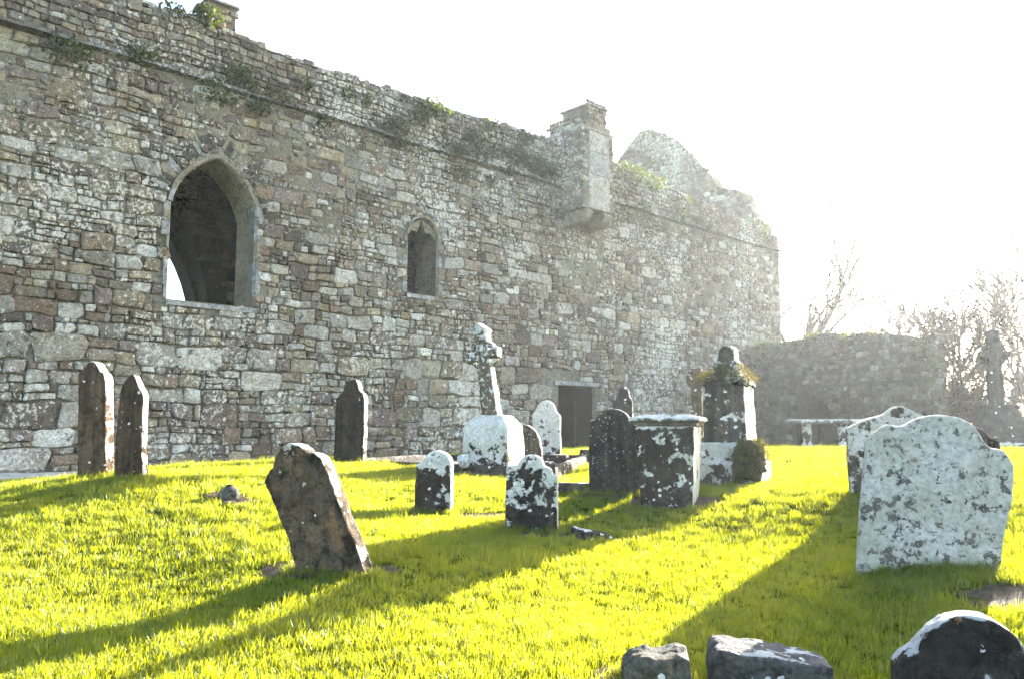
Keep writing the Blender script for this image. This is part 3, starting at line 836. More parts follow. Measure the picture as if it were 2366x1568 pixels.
def arch_wall(mb, cx, cz, r, y0, y1, s_lo, s_hi, z_top, bot=-0.4, n=26):
    mb.box(cx + r, s_hi, y0, y1, bot, z_top)
    if cx - r > s_lo: mb.box(s_lo, cx - r, y0, y1, bot, z_top)
    pts = [(cx + r * math.cos(math.pi * i / n), cz + r * math.sin(math.pi * i / n)) for i in range(n + 1)]
    for (xa, za), (xb, zb) in zip(pts[:-1], pts[1:]):
        mb.add([(xa, y0, za), (xb, y0, zb), (xb, y0, z_top), (xa, y0, z_top), (xa, y1, za), (xb, y1, zb), (xb, y1, z_top), (xa, y1, z_top)],
               [(0, 1, 2, 3), (7, 6, 5, 4), (0, 4, 5, 1), (1, 5, 6, 2), (2, 6, 7, 3), (3, 7, 4, 0)])
zin = Z_STR - 0.2
mb = MB(); arch_wall(mb, cx1, cz1, r1, YI, YI + .7, min(cx1 - r1, S_BEG) - 2, 30, zin); mb.obj('inner_wall', M['mortar_shaded'], abbey)
mb = MB(); arch_wall(mb, cx2, cz2, r2, YI + .7, YI + 1.5, min(cx2 - r2, S_BEG) - 2, 30, zin); mb.obj('inner_arch_order', M['mortar_shaded'], abbey)
mb = MB(); mb.box(S_BEG, 30, T_WALL - .1, YI + 1.5, zin, zin + .35); mb.box(30, 30.6, T_WALL - .05, YI + 1.5, -.3, zin + .35); mb.box(8.6, 9.2, T_WALL - .05, YI + .05, -.3, zin + .05); mb.obj('added_shade_shell', M['mortar_shaded'], abbey)  # unseen roof, end wall and cross wall added to darken the interior
st2 = []
for cx, cz, w, h in lay_rubble(0.5, 16, 3.0, zin, lambda z: (0.3, 0.55), rng):
    if math.hypot(cx - cx1, cz - cz1) < r1 + 0.35 or (cz < cz1 and cx < cx1 + r1 + .3): continue
    Vv, Ff = stone_mesh(cx, cz, w, h, rng.uniform(0.02, .07), rng, 61)
    Vv = [(a, b_ + YI, c) for a, b_, c in Vv]
    st2.append((Vv, Ff, stone_colour(rng, .0), w * h if 1 < cx < 9 else 0))
build_stones(st2, abbey, M['rubble_shaded'], 40, 'inner_rubble_stones', piece='inner_stone')

# stub of a chimney on the parapet
cs0, cs1 = wallhit(478, 40)[0], wallhit(547, 60)[0]
cz0 = float(par_top((cs0 + cs1) / 2)); cz1_ = wallhit(515, 12)[1]
ch = empty('chimney_stub'); ch.parent = abbey
mb = MB(); mb.box(cs0 + .03, cs1 - .03, .03, .75, cz0 - .4, cz1_); chm = mb.obj('chimney_core', M['mortar'], ch)
cst = []
for cx, cz, w, h in lay_rubble(cs0, cs1, cz0 - .2, cz1_, lambda z: (.12, .24), rng):
    if cx - w/2 < cs0 - .2 or cx + w/2 > cs1 + .1 or cz + h/2 > cz1_ + .05: continue
    Vv, Ff = stone_mesh(cx, cz, w, h, rng.uniform(.04, .07), rng, 63, warp=.02)
    cst.append((Vv, Ff, stone_colour(rng, .05), w * h))
mb = MB(); mb.box(cs0 - .06, cs1 + .05, -.08, .8, cz1_, cz1_ + .09, .05, .05)
cst.append((mb.V, mb.F, (0.3, 0.29, 0.26), 9))
build_stones(cst, ch, M['rubble'], 30, 'chimney_stones')

# bartizan: a slab-fronted box on corbels, half way along the parapet
bz = empty('bartizan'); bz.parent = abbey
def proj_x(s, y, z):
    p = wpt(s, y, z) - Vector((0, 0, EYE))
    c, s_ = math.cos(PITCH), math.sin(PITCH)
    dep = p.y * c + p.z * s_
    return CX + FPX * p.x / dep
bs0 = wallhit(1293, 400)[0]
dproj = 0.1
while proj_x(bs0, -dproj, 10.5) < 1346 and dproj < 2.5: dproj += 0.02
bs1 = bs0
while proj_x(bs1, -dproj, 10.5) < 1417: bs1 += 0.02
zb_bot = wallhit(1380, 487, -dproj)[1]; zb_top = wallhit(1350, 276, -dproj)[1]; zb_cap = wallhit(1352, 243, -dproj * .6)[1]
print('bartizan', bs0, bs1, dproj, zb_bot, zb_top, zb_cap)
mb = MB()
mb.box(bs0, bs1, -dproj, 0.6, zb_bot, zb_top - .3)
mb.box(bs0 + .05, bs1 - .1, -dproj + .05, 0.6, zb_top - .3, zb_top)
ca, cb = bs0 + (bs1 - bs0) * .28, bs0 + (bs1 - bs0) * .86
mb.box(ca, cb, -dproj + .15, 0.3, zb_top, zb_cap - .1); mb.box(ca + .03, cb - .03, -dproj + .2, .25, zb_cap - .1, zb_cap, .22, .2)
mb.obj('bartizan_core', M['mortar'], bz)
bst = []
# left flank, shade put into its colours (local frame turned: along -y)
dep = dproj + 0.5
for cx, cz, w, h in lay_rubble(0, dep, zb_bot, zb_top - .05, lambda z: (.14, .28), rng):
    if cx - w/2 < -.25 or cx + w/2 > dep + .05: continue
    Vv, Ff = stone_mesh(cx, cz, w, h, rng.uniform(.02, .05), rng, 65, warp=.02)
    Vv = [(bs0 + y, 0.5 - x, z) for x, y, z in Vv]
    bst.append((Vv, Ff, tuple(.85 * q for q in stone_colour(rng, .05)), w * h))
# small stones down both edges of the front and over the top
for e0, e1 in ((bs0, bs0 + .28), (bs1 - .26, bs1)):
    for cx, cz, w, h in lay_rubble(e0, e1, zb_bot, zb_top, lambda z: (.12, .25), rng):
        if cx + w/2 > e1 + .06 or cx - w/2 < e0 - .14: continue
        Vv, Ff = stone_mesh(cx, cz, w, h, rng.uniform(.02, .06), rng, 67, warp=.02)
        bst.append(([(a, b_ - dproj, c) for a, b_, c in Vv], Ff, stone_colour(rng, .25), w * h))
for cx, cz, w, h in lay_rubble(ca, cb, zb_top - .1, zb_cap - .02, lambda z: (.15, .28), rng):
    if cx + w/2 > cb + .08 or cx - w/2 < ca - .2: continue
    Vv, Ff = stone_mesh(cx, cz, w, h, rng.uniform(.02, .05), rng, 69, warp=.02)
    bst.append(([(a, b_ - dproj + .15, c) for a, b_, c in Vv], Ff, stone_colour(rng, .15), w * h))
for x0, x1_, y0, y1, z0 in ((bs0 - .04, bs1 + .03, -dproj - .04, .62, zb_top - .34), (ca - .08, cb + .08, -dproj + .06, .4, zb_cap - .16)):
    mb = MB(); mb.box(x0, x1_, y0, y1, z0, z0 + .08); bst.append((mb.V, mb.F, (.34, .32, .28), 9))
build_stones(bst, bz, M['rubble'], 60, 'bartizan_stones')
zz = [zb_bot + .02, zb_bot + (zb_top - zb_bot) * .40, zb_bot + (zb_top - zb_bot) * .66, zb_top - .38]
for k in range(3):
    mb = MB(); a, b_ = bs0 + .30 + .03 * k, bs1 - .28 - .02 * k
    mb.box(a, b_, -dproj - .045 - .01 * (k % 2), -dproj + .1, zz[k] + .01, zz[k+1] - .015, .008, .004)
    mb.obj('slab_panel', (M['panel'], M['dressed_grey'], M['panel'])[k], bz)
for k, cxx in enumerate((bs0 + .42, bs1 - .34)):
    mb = MB(); w = .20 if k == 0 else .24
    prof = [(0.3, zb_bot), (-dproj + .02, zb_bot), (-dproj - .02, zb_bot - .12), (-dproj + .10, zb_bot - .34), (-dproj + .34, zb_bot - .50), (0.3, zb_bot - .62)]
    n = len(prof)
    Vv = [(cxx - w, y, z) for y, z in prof] + [(cxx + w, y, z) for y, z in prof]
    mb.add(Vv, [tuple(range(n)), tuple(range(2*n-1, n-1, -1))] + [(i, i+n, (i+1) % n + n, (i+1) % n) for i in range(n)])
    weathered('corbel', mb, M['dressed'], bz, .04, .03, 4)

# east gable: crosses the building at its far end
gab_px = [(1422, 380), (1455, 333), (1478, 305), (1497, 299), (1530, 308), (1560, 322), (1600, 360), (1640, 405), (1655, 432), (1700, 438), (1720, 445), (1728, 470), (1745, 500), (1770, 518), (1785, 548)]
sg = S_END - 1.0
gp = [perphit(px, py, sg) for px, py in gab_px]
gp = gp[::-1]           # now from the near corner inwards (y increasing)
print('gable', [(round(a, 2), round(b_, 2)) for a, b_ in gp])
y_far = gp[-1][0] + 4.0; z_far = gp[-1][1] - 5.0
poly = [(0.3, 4.0)] + [(max(a, 0.3), b_) for a, b_ in gp] + [(y_far, z_far), (y_far, 4.0)]
gb = MB(); gb.prism(poly, 0, 0.9)
GV = [(sg + y, x, z) for x, y, z in gb.V]
gable = mesh_obj('gable', GV, [f[::-1] for f in gb.F], M['mortar'], abbey)
gy_ = np.array([p[0] for p in gp] + [y_far]); gz_ = np.array([p[1] for p in gp] + [z_far])
gst = []
for cx, cz, w, h in lay_rubble(0.3, y_far, 9.0, 20, lambda z: (.2, .36), rng):
    if cz + h * .5 > np.interp(cx, gy_, gz_) + .05 or cx + w/2 > y_far: continue
    Vv, Ff = stone_mesh(cx, cz, w, h, rng.uniform(.03, .07), rng, 71)
    gst.append(([(sg + y, x, z) for x, y, z in Vv], [f[::-1] for f in Ff], stone_colour(rng, .08), w * h))
build_stones(gst, gable, M['rubble'], 150, 'gable_stones')

# ------------------------------------------------------------------ low ruined wall beyond the graves
ra, rb = Vector((11.6, 41.5, 0)), at(2150, 1000, 30.5); rb.z = 0
rdir = (rb - ra).normalized(); rlen = (rb - ra).length
rn = Vector((rdir.y, -rdir.x, 0))
if rn.dot(-ra) < 0: rn = -rn          # towards the camera
ruin = empty('ruined_wall', ra, math.atan2(rdir.y, rdir.x))
tag(ruin, 'low ruined grey stone wall with an arched recess, right of the abbey', 'wall')
def ruin_hit(px, py):
    p = plane_hit(px, py, ra, rn) - ra
    return p.dot(rdir), p.z
top_px = [(1722, 805), (1750, 792), (1785, 788), (1800, 797), (1820, 786), (1850, 783), (1880, 770), (1905, 768), (1930, 776), (1942, 780), (1965, 771), (2010, 768), (2060, 772), (2110, 782), (2148, 786)]
rt = [ruin_hit(*p) for p in top_px]
rx = np.array([p[0] for p in rt]); rz = np.array([p[1] for p in rt])
print('ruin', rlen, [(round(a, 2), round(b_, 2)) for a, b_ in rt])
ax, az_ = ruin_hit(1880, 918); al = ruin_hit(1830, 1000)[0]; ar = ruin_hit(1932, 1000)[0]
acx, arad = (al + ar) / 2, (ar - al) / 2
azs = az_ - arad * 0.8
rm = MB()
xs = np.arange(0, rlen, 0.25)
side = -1 if (Matrix.Rotation(math.atan2(rdir.y, rdir.x), 3, 'Z') @ Vector((0, -1, 0))).dot(rn) > 0 else 1
print('ruin side', side)
for a in xs:
    b_ = min(a + .25, rlen); m_ = (a + b_) / 2; t = float(np.interp(m_, rx, rz)) - .03
    z0 = -.3
    if abs(m_ - acx) < arad:
        z0 = azs + math.sqrt(max(0, arad ** 2 - (m_ - acx) ** 2)) * .8
    rm.box(a, b_, 0.04 * 1, .95, z0, t)
rm.box(al - .3, al, .9, 3.2, -.3, az_ + .3); rm.box(ar, ar + .3, .9, 3.2, -.3, az_ + .3)  # closed chamber added behind the recess so the arch falls dark
rm.box(al - .3, ar + .3, 3.2, 3.5, -.3, az_ + .3); rm.box(al - .3, ar + .3, .93, 3.5, az_ + .02, az_ + .35)
rm.obj('wall_core', M['mortar_grey'], ruin)
rst = []
for cx, cz, w, h in lay_rubble(0, rlen, 0.2, 9, lambda z: (.16, .34), rng):
    if cx + w/2 > rlen + .03 or cz + h * .45 > np.interp(cx, rx, rz) + .06: continue
    if abs(cx - acx) < arad + .05 and cz < azs + .8 * math.sqrt(max(0, (arad + .05) ** 2 - (cx - acx) ** 2)): continue
    Vv, Ff = stone_mesh(cx, cz, w, h, rng.uniform(.03, .08), rng, 81)
    rst.append((Vv, Ff, stone_colour(rng, .1), w * h / (20 + (rlen - cx)) ** 2))
# end face of the wall
for cx, cz, w, h in lay_rubble(0, .95, 0.3, float(rz[-1]), lambda z: (.2, .4), rng):
    if cx - w/2 < -.15 or cx + w/2 > 1.05: continue
    Vv, Ff = stone_mesh(cx, cz, w, h, rng.uniform(.03, .08), rng, 83)
    rst.append(([(rlen - y, x, z) for x, y, z in Vv], Ff, stone_colour(rng, .1), w * h / 500))
build_stones(rst, ruin, M['rubble_grey'], 220, 'rubble_stones')
# ledge stones along the wall
lz0, lz1 = ruin_hit(1766, 904)[1], ruin_hit(2140, 876)[1]
for k in range(9):
    a, b_ = rlen * k / 9, rlen * (k + 1) / 9
    z = lz0 + (lz1 - lz0) * (k + .5) / 9 + rng.uniform(-.04, .04)
    mb = MB(); mb.box(a + .02, b_ - .02, -.12, .1, z, z + .09)
    o = mb.obj('ledge_stone', M['mortar_grey'], ruin)

# ------------------------------------------------------------------ path
path = tag(empty('path', wpt(0, 0, 0), math.pi/2 - WAZ), kind='structure')
pz = .42
def path_z(s, y):
    p = wpt(s, y, 0); return max(gz(p.x, p.y) + 0.012, 0.0)
slabs = []
mb = MB()
for i in range(18):
    for j in range(5):
        s0 = -7 + i * .82 + (.4 if j % 2 else 0); y0 = -3.3 + j * .62
        zz_ = [path_z(s0 + .41, y0 + .3)] * 4
        k = MB(); t = rng.uniform(0, .006)
        k.box(0, .80, 0, .605, -.06, .03 + t, .006, .006)
        o = k.obj('paving_slab', M['paving'], path); o.location = (s0, y0, zz_[0])

# ------------------------------------------------------------------ gravestones
FEET = []
def frame_at(px, py, Y, yaw):
    p = at(px, py, Y); p.z = gz(p.x, p.y)
    return p, yaw
def to_face(pts, p, yaw, thick):
    """traced outline -> local x,z on the front face plane of a stone standing at p"""
    xd = Vector((math.cos(yaw), math.sin(yaw), 0)); yd = Vector((-math.sin(yaw), math.cos(yaw), 0))
    fp = p - yd * (thick / 2)
    out = []
    for px, py in pts:
        h = plane_hit(px, py, fp, yd) - p
        out.append((h.dot(xd), h.z))
    return out
def dense(pts, step=0.03, curve=True):
    out = []
    n = len(pts)
    for i in range(n):
        a, b_ = Vector(pts[i]), Vector(pts[(i+1) % n])
        k = max(1, int((b_ - a).length / step))
        for j in range(k): out.append(tuple(a.lerp(b_, j / k)))
    return out
def headstone(name, label, cat, pts, base, yaw, thick, mat, voxel=.018, amp=.012, big=.0, sink=.12, lean=0.0, group=None):
    p, yw = frame_at(*base, R(yaw))
    o2 = to_face(pts, p, yw, thick)
    zmin = min(z for _, z in o2)
    o2 = [(x, z if z > 0.06 else min(z, -sink)) for x, z in o2]
    mb = MB(); mb.prism(dense(o2), -thick/2, thick/2)
    o = weathered(name, mb, mat, None, voxel, amp, 6.0, big)
    lowx = [x for x, z in o2 if z < .3]; FEET.append((p.x, p.y, min(lowx), max(lowx), thick, yw))
    o.location = p; o.rotation_euler = (R(lean), 0, yw)
    return tag(o, label, cat, group)

c2 = lambda pts: crop(150, 820, 4.127, pts)
headstone('headstone', 'tall brown round-shouldered headstone, taller of the pair near the path', 'headstone',
          c2([(143, 1400), (146, 800), (148, 330), (168, 262), (205, 265), (225, 225), (250, 197), (275, 187), (300, 190), (325, 215), (350, 260), (372, 296), (398, 312), (415, 390), (417, 900), (420, 1400)]),
          (217, 1107, 10.6), -16, .17, M['brown'])
headstone('headstone', 'shorter narrow brown headstone with white lichen spots, beside the tallest brown one', 'headstone',
          c2([(503, 1400), (520, 900), (553, 520), (570, 430), (605, 378), (635, 335), (668, 306), (695, 330), (720, 390), (745, 455), (775, 500), (788, 545), (772, 900), (790, 1400)]),
          (303, 1108, 10.3), -16, .12, M['brown_spotted'], lean=-1)
c4 = lambda pts: crop(780, 880, 6.03, pts)
headstone('headstone', 'tall dark umber headstone with white sunlit edge, standing close before the abbey wall', 'headstone',
          c4([(100, 1480), (130, 1000), (150, 700), (165, 450), (200, 402), (255, 352), (270, 275), (300, 222), (340, 186), (390, 170), (430, 182), (462, 220), (482, 290), (492, 352), (540, 390), (560, 450), (555, 900), (535, 1480)]),
          (808, 1067, 14.5), -17, .17, M['umber'])
c8 = lambda pts: crop(550, 1000, 2.7835, pts)
headstone('headstone', 'large broken brown headstone leaning far over to one side', 'headstone',
          c8([(455, 1060), (440, 960), (400, 830), (330, 650), (245, 470), (230, 430), (255, 350), (285, 340), (300, 260), (340, 200), (400, 168), (460, 185), (520, 240), (560, 238), (610, 268), (645, 345), (720, 550), (800, 760), (880, 945), (930, 1085)]),
          (760, 1318, 7.0), -20, .16, M['tilted'], .016, .018, .02)
c5 = lambda pts: crop(900, 700, 2.6133, pts)
headstone('headstone', 'smallest round-topped headstone, white lichen above a dark foot', 'headstone',
          c5([(240, 1400), (246, 1200), (255, 1080), (298, 1062), (310, 1035), (335, 1008), (365, 994), (400, 994), (432, 1010), (455, 1035), (466, 1065), (470, 1110), (472, 1200), (465, 1410)]),
          (1003, 1185, 10.5), -20, .13, M['whitetop'])
headstone('headstone', 'small squat headstone with stepped broken shoulders, black and white lichen', 'headstone',
          c5([(813, 1520), (814, 1300), (818, 1095), (850, 1085), (890, 1090), (905, 1058), (930, 1030), (965, 1017), (1005, 1020), (1038, 1042), (1056, 1090), (1100, 1108), (1110, 1145), (1141, 1150), (1143, 1230), (1120, 1240), (1143, 1250), (1143, 1530)]),
          (1228, 1225, 9.0), -8, .14, M['mottled'], .016, .014)
headstone('headstone', 'white lichen-covered headstone with rounded top before the dark doorway', 'headstone',
          c5([(985, 1080), (984, 900), (985, 765), (1003, 742), (1016, 712), (1040, 686), (1072, 677), (1105, 690), (1124, 715), (1133, 748), (1160, 775), (1161, 900), (1160, 1080)]),
          (1262, 1064, 17.5), -10, .16, M['white'], .025, .012)
headstone('headstone', 'low dark rounded headstone squeezed behind the leaning cross pedestal', 'headstone',
          c5([(800, 1080), (800, 900), (830, 848), (870, 828), (915, 824), (960, 836), (1000, 868), (1026, 920), (1038, 980), (1040, 1080)]),
          (1215, 1070, 16.3), -14, .2, M['grey_speck'], .025, .012)
c6 = lambda pts: crop(1300, 780, 3.408, pts)
headstone('headstone', 'dark speckled grey headstone with arched top and square shoulders, beside the box tomb', 'headstone',
          c6([(385, 1350), (378, 1000), (393, 770), (432, 766), (455, 735), (490, 703), (535, 682), (585, 677), (635, 688), (675, 712), (705, 748), (722, 776), (758, 778), (785, 830), (795, 1000), (800, 1400)]),
          (1420, 1137, 11), -14, .17, M['grey_speck'], .018, .01)
headstone('headstone', 'black headstone with white lichen patches, only its narrow top showing by the wall', 'headstone',
          c6([(578, 1010), (578, 605), (612, 595), (622, 540), (640, 508), (662, 499), (690, 505), (708, 540), (715, 585), (738, 615), (742, 1010)]),
          (1440, 1042, 20.5), -14, .2, M['blackspot'], .03, .012)
headstone('headstone', 'plain pale grey stone post behind the mossy monument', 'headstone',
          c6([(1300, 1010), (1302, 625), (1330, 605), (1372, 610), (1378, 1010)]),
          (1640, 1040, 21.5), -14, .3, M['slab_grey'], .03, .012)
c7 = lambda pts: crop(1750, 600, 2.613, pts)
headstone('headstone', 'grey lichened headstone with small arched crest, half hidden behind the widest one', 'headstone',
          c7([(765, 1500), (748, 1300), (735, 1112), (800, 1080), (870, 1052), (955, 1030), (990, 1008), (1020, 985), (1055, 973), (1090, 975), (1130, 993), (1180, 1022), (1240, 1042), (1330, 1070), (1420, 1110), (1420, 1500)]),
          (2045, 1128, 9), -12, .15, M['pale_back'])
headstone('headstone', 'very wide pale grey headstone with scrolled shoulders and orange lichen, tilting sideways', 'headstone',
          [(1978, 1330), (1988, 1180), (1993, 1120), (2001, 1014), (2020, 998), (2048, 979), (2068, 982), (2087, 984), (2103, 973), (2127, 963), (2150, 958), (2175, 957), (2200, 960), (2222, 966), (2240, 975), (2256, 988), (2268, 1006), (2277, 1022), (2290, 1034), (2318, 1037), (2328, 1050), (2345, 1078), (2340, 1150), (2322, 1230), (2305, 1335)],
          (2165, 1312, 6.2), -17, .13, M['pale'], .016, .008)
headstone('headstone', 'dark scroll-shouldered headstone peeping out behind the widest pale one', 'headstone',
          c7([(1380, 1560), (1380, 1160), (1440, 1122), (1500, 1104), (1555, 1104), (1600, 1122), (1630, 1160), (1680, 1188), (1702, 1220), (1702, 1560)]),
          (2265, 1180, 7.6), -14, .14, M['umber'], .02, .01)
cl = lambda pts: crop(1400, 1100, 2.2405, pts)
headstone('headstone', 'black headstone with orange lichen rosettes, cropped by the lower picture corner', 'headstone',
          cl([(1686, 1700), (1688, 1112), (1745, 1062), (1790, 1030), (1830, 970), (1880, 915), (1945, 872), (2010, 850), (2080, 845), (2150, 857), (2220, 884), (2290, 925), (2350, 978), (2400, 1050), (2450, 1100), (2455, 1700)]),
          (2300, 1850, 3.55), -14, .14, M['black'], .012, .016)
headstone('footstone', 'rough grey footstone barely rising from the turf in front', 'footstone',
          cl([(205, 1320), (212, 1140), (258, 1092), (310, 1072), (345, 1068), (380, 1086), (440, 1096), (520, 1075), (575, 1086), (605, 1320)]),
          (1530, 1590, 4.55), -6, .3, M['slab_grey'], .012, .05, .03)
headstone('footstone', 'sloping dark grey slab-topped footstone with white crust in front', 'footstone',
          cl([(690, 1330), (703, 1080), (722, 1028), (900, 1055), (1100, 1090), (1342, 1130), (1320, 1330)]),
          (1790, 1600, 4.45), -8, .34, M['slab_mixed'], .012, .03, .015)

# kerbed family plot with its leaning cross
def beam(mb, a, b_, w, h, z0a, z0b):
    d = Vector((b_[0] - a[0], b_[1] - a[1])).normalized(); n = Vector((-d.y, d.x)) * w/2
    P = [(a[0]+n.x, a[1]+n.y), (a[0]-n.x, a[1]-n.y), (b_[0]-n.x, b_[1]-n.y), (b_[0]+n.x, b_[1]+n.y)]
    za = [z0a, z0a, z0b, z0b]
    mb.add([(x, y, z - .25) for (x, y), z in zip(P, za)] + [(x, y, z + h) for (x, y), z in zip(P, za)],
           [(0, 1, 2, 3), (7, 6, 5, 4), (0, 4, 5, 1), (1, 5, 6, 2), (2, 6, 7, 3), (3, 7, 4, 0)])
kc = [Vector((-2.95, 15.35, 0)), Vector((0.62, 14.2, 0)), Vector((1.58, 17.4, 0)), Vector((-1.9, 18.5, 0))]
kz = [at(828, 1083, 15.35).z, gz(.62, 14.2) + .02, gz(1.58, 17.4), gz(-1.9, 18.5)]
kp = empty('grave_kerb', (0, 0, 0)); tag(kp, 'low dark stone kerb with corner posts round the leaning cross plot', 'kerb')
for i in range(4):
    mb = MB(); beam(mb, kc[i], kc[(i+1) % 4], .16, .19, kz[i], kz[(i+1) % 4])
    weathered('kerb_rail', mb, M['kerb'], kp, .035, .01)
for i in range(4):
    mb = MB(); q = kc[i]; mb.box(q.x - .13, q.x + .13, q.y - .13, q.y + .13, kz[i] - .2, kz[i] + .31)
    weathered('corner_post', mb, M['kerb'], kp, .03, .008)
mb = MB(); mb.add([(q.x, q.y, z + .05) for q, z in zip(kc, kz)], [(0, 1, 2, 3)]); mb.obj('gravel_bed', M['gravel'], kp)

def celtic(mb, w, h, th, shaft_w0, shaft_w1, cy, arm_w, arm_h, ring_r, ring_w, top_w, cap=0.0):
    """shaft, arms, head and ring of a wheel-head cross standing on z = 0"""
    mb.prism([(-shaft_w0/2, 0), (shaft_w0/2, 0), (shaft_w1/2, h), (-shaft_w1/2, h)], -th/2, th/2)
    mb.prism([(-arm_w/2, cy - arm_h*.5), (-arm_w/2 + .03, cy - arm_h*.5), (-ring_r*.5, cy - arm_h*.36), (ring_r*.5, cy - arm_h*.36), (arm_w/2, cy - arm_h*.5),
              (arm_w/2, cy + arm_h*.5), (ring_r*.5, cy + arm_h*.36), (-ring_r*.5, cy + arm_h*.36), (-arm_w/2, cy + arm_h*.5)], -th/2, th/2)
    n = 28
    for i in range(n):
        a, b_ = 2*math.pi*i/n, 2*math.pi*(i+1.05)/n
        ri, ro = ring_r - ring_w/2, ring_r + ring_w/2
        mb.prism([(ri*math.cos(a), cy + ri*math.sin(a)), (ro*math.cos(a), cy + ro*math.sin(a)), (ro*math.cos(b_), cy + ro*math.sin(b_)), (ri*math.cos(b_), cy + ri*math.sin(b_))], -th*.34, th*.34)
    if cap:
        mb.prism([(-top_w/2, h - .02), (top_w/2, h - .02), (top_w/2 + .02, h + cap*.3), (0, h + cap), (-top_w/2 - .02, h + cap*.3)], -th*.62, th*.62)
gp_ = at(1140, 1100, 15.0); gp_.z = gz(gp_.x, gp_.y)
lc = empty('leaning_cross', gp_, R(-24)); tag(lc, 'white-crusted wheel cross leaning on a blocky pedestal inside the kerb', 'cross')
u = 15.0 / FPX
mb = MB(); mb.box(-.62, .62, -.5, .5, -.2, .17); weathered('plinth', mb, M['kerb'], lc, .03, .012)
mb = MB(); mb.box(-.47, .47, -.40, .40, .15, .95, .035, .03); mb.box(-.43, .43, -.37, .37, .93, 1.12, .16, .14)
weathered('pedestal', mb, M['pedestal'], lc, .025, .016)
mb = MB(); celtic(mb, 0, 1.62, .20, .34, .24, 1.20, .66, .20, .25, .075, .24, .20)
cr = weathered('cross', mb, M['leaning'], lc, .017, .024, 8.0)
cr.location = (-.03, 0, 1.06); cr.rotation_euler = (R(-2), R(-9.5), R(-6))

# small white pot in the plot
pp = at(1075, 1078, 14.5); 
mb = MB(); mb.lathe([(.07, 0), (.10, .06), (.12, .14), (.10, .19), (.115, .22), (.09, .225), (.07, .19)], 14)
po = weathered('flower_pot', mb, M['pot'], None, .014, .006); po.location = (pp.x, pp.y, max(pp.z, gz(pp.x, pp.y) + .03)); po.rotation_euler = (R(10), R(-14), 0)
tag(po, 'small chipped white pot at the pedestal of the leaning cross', 'pot')
# base block of the white headstone
pb = at(1262, 1064, 17.3); mb = MB(); mb.box(-.05, .46, -.3, .12, -.1, .24)
o = weathered('footing_block', mb, M['kerb'], None, .03, .01); o.location = (pb.x, pb.y - .1, gz(pb.x, pb.y)); o.rotation_euler = (0, 0, R(-10)); tag(o, 'dark footing block in front of the white headstone', 'stone block')

# box tomb
bp = at(1548, 1156, 10.5); bp.z = gz(bp.x, bp.y)
bt = empty('box_tomb', bp, R(-20)); tag(bt, 'dark box tomb with overhanging lid, spotted with white lichen', 'tomb')
uh = at(1548, 962, 10.5).z - bp.z
mb = MB()
b0, b1 = .32, .375
mb.add([(-b0, -.30, -.15), (b0, -.30, -.15), (b0, .32, -.15), (-b0, .32, -.15), (-b1, -.36, uh - .12), (b1, -.36, uh - .12), (b1, .36, uh - .12), (-b1, .36, uh - .12)],
       [(0, 3, 2, 1), (4, 5, 6, 7), (0, 1, 5, 4), (1, 2, 6, 5), (2, 3, 7, 6), (3, 0, 4, 7)])
weathered('tomb_chest', mb, M['chest'], bt, .02, .014)
mb = MB(); mb.box(-.405, .405, -.37, .37, uh - .12, uh - .06); mb.box(-.455, .455, -.42, .42, uh - .065, uh - .002, .012, .012); mb.box(-.445, .445, -.41, .41, uh - .012, uh + .03, .16, .14)
weathered('lid', mb, M['chest_lid'], bt, .018, .008)

# low kerb stone running to the speckled headstone
kq = at(1342, 1106, 11.3); mb = MB(); mb.box(-.32, .2, -.09, .09, -.1, .1)
o = weathered('kerb_stone', mb, M['kerb'], None, .02, .01); o.location = (kq.x, kq.y, gz(kq.x, kq.y) + .02); o.rotation_euler = (0, 0, R(-20)); tag(o, 'short low kerb stone running into the speckled grey headstone', 'kerb')

# mossy monument with broken shaft
mp_ = at(1690, 1118, 12.0); mp_.z = gz(mp_.x, mp_.y)
mo = empty('broken_monument', mp_, R(-30)); tag(mo, 'tall blackened monument with mossy shoulders and a broken shaft stub', 'monument')
mb = MB(); mb.box(-.48, .48, -.48, .48, -.2, .34, .01, .01); mb.box(-.42, .42, -.42, .42, .32, .62, .015, .015)
weathered('stepped_base', mb, M['monument_base'], mo, .022, .016)
mb = MB(); mb.box(-.32, .32, -.32, .32, .60, 1.50, .035, .035)
weathered('die', mb, M['monument'], mo, .02, .012)
mb = MB(); mb.box(-.31, .31, -.31, .31, 1.44, 1.56, .03, .03); mb.box(-.29, .29, -.29, .29, 1.52, 1.64, .10, .10); mb.box(-.21, .21, -.21, .21, 1.60, 1.80, .05, .05)
weathered('mossy_cap', mb, M['monument'], mo, .016, .06, 8, .04)
mb = MB(); mb.prism([(-.135, 1.70), (.135, 1.70), (.125, 1.92), (.12, 2.0), (.06, 2.045), (-.04, 2.04), (-.10, 1.99), (-.125, 1.90)], -.12, .12)
weathered('shaft_stub', mb, M['monument'], mo, .016, .014)
mb = MB(); mb.box(.16, .52, -.54, -.34, .12, .64, .08, .02); mb.box(.34, .54, -.5, -.1, .22, .62, .04, .06)
weathered('moss_clump', mb, M['moss_pad'], mo, .016, .10, 9, .05)

# brown cross between the tomb and the monument
bc = at(1612, 1042, 20.0); bc.z = gz(bc.x, bc.y)
o_h = at(1610, 849, 20).z - bc.z
mb = MB(); celtic(mb, 0, o_h, .18, .30, .24, o_h - .27, .46, .20, .20, .11, .2)
mb.box(-.3, .3, -.25, .25, -.15, .25, .03, .03)
o = weathered('stone_cross', mb, M['brown_cross'], None, .024, .014); o.location = bc; o.rotation_euler = (0, 0, R(-14)); tag(o, 'slim brown wheel cross dotted with white lichen behind the box tomb', 'cross')

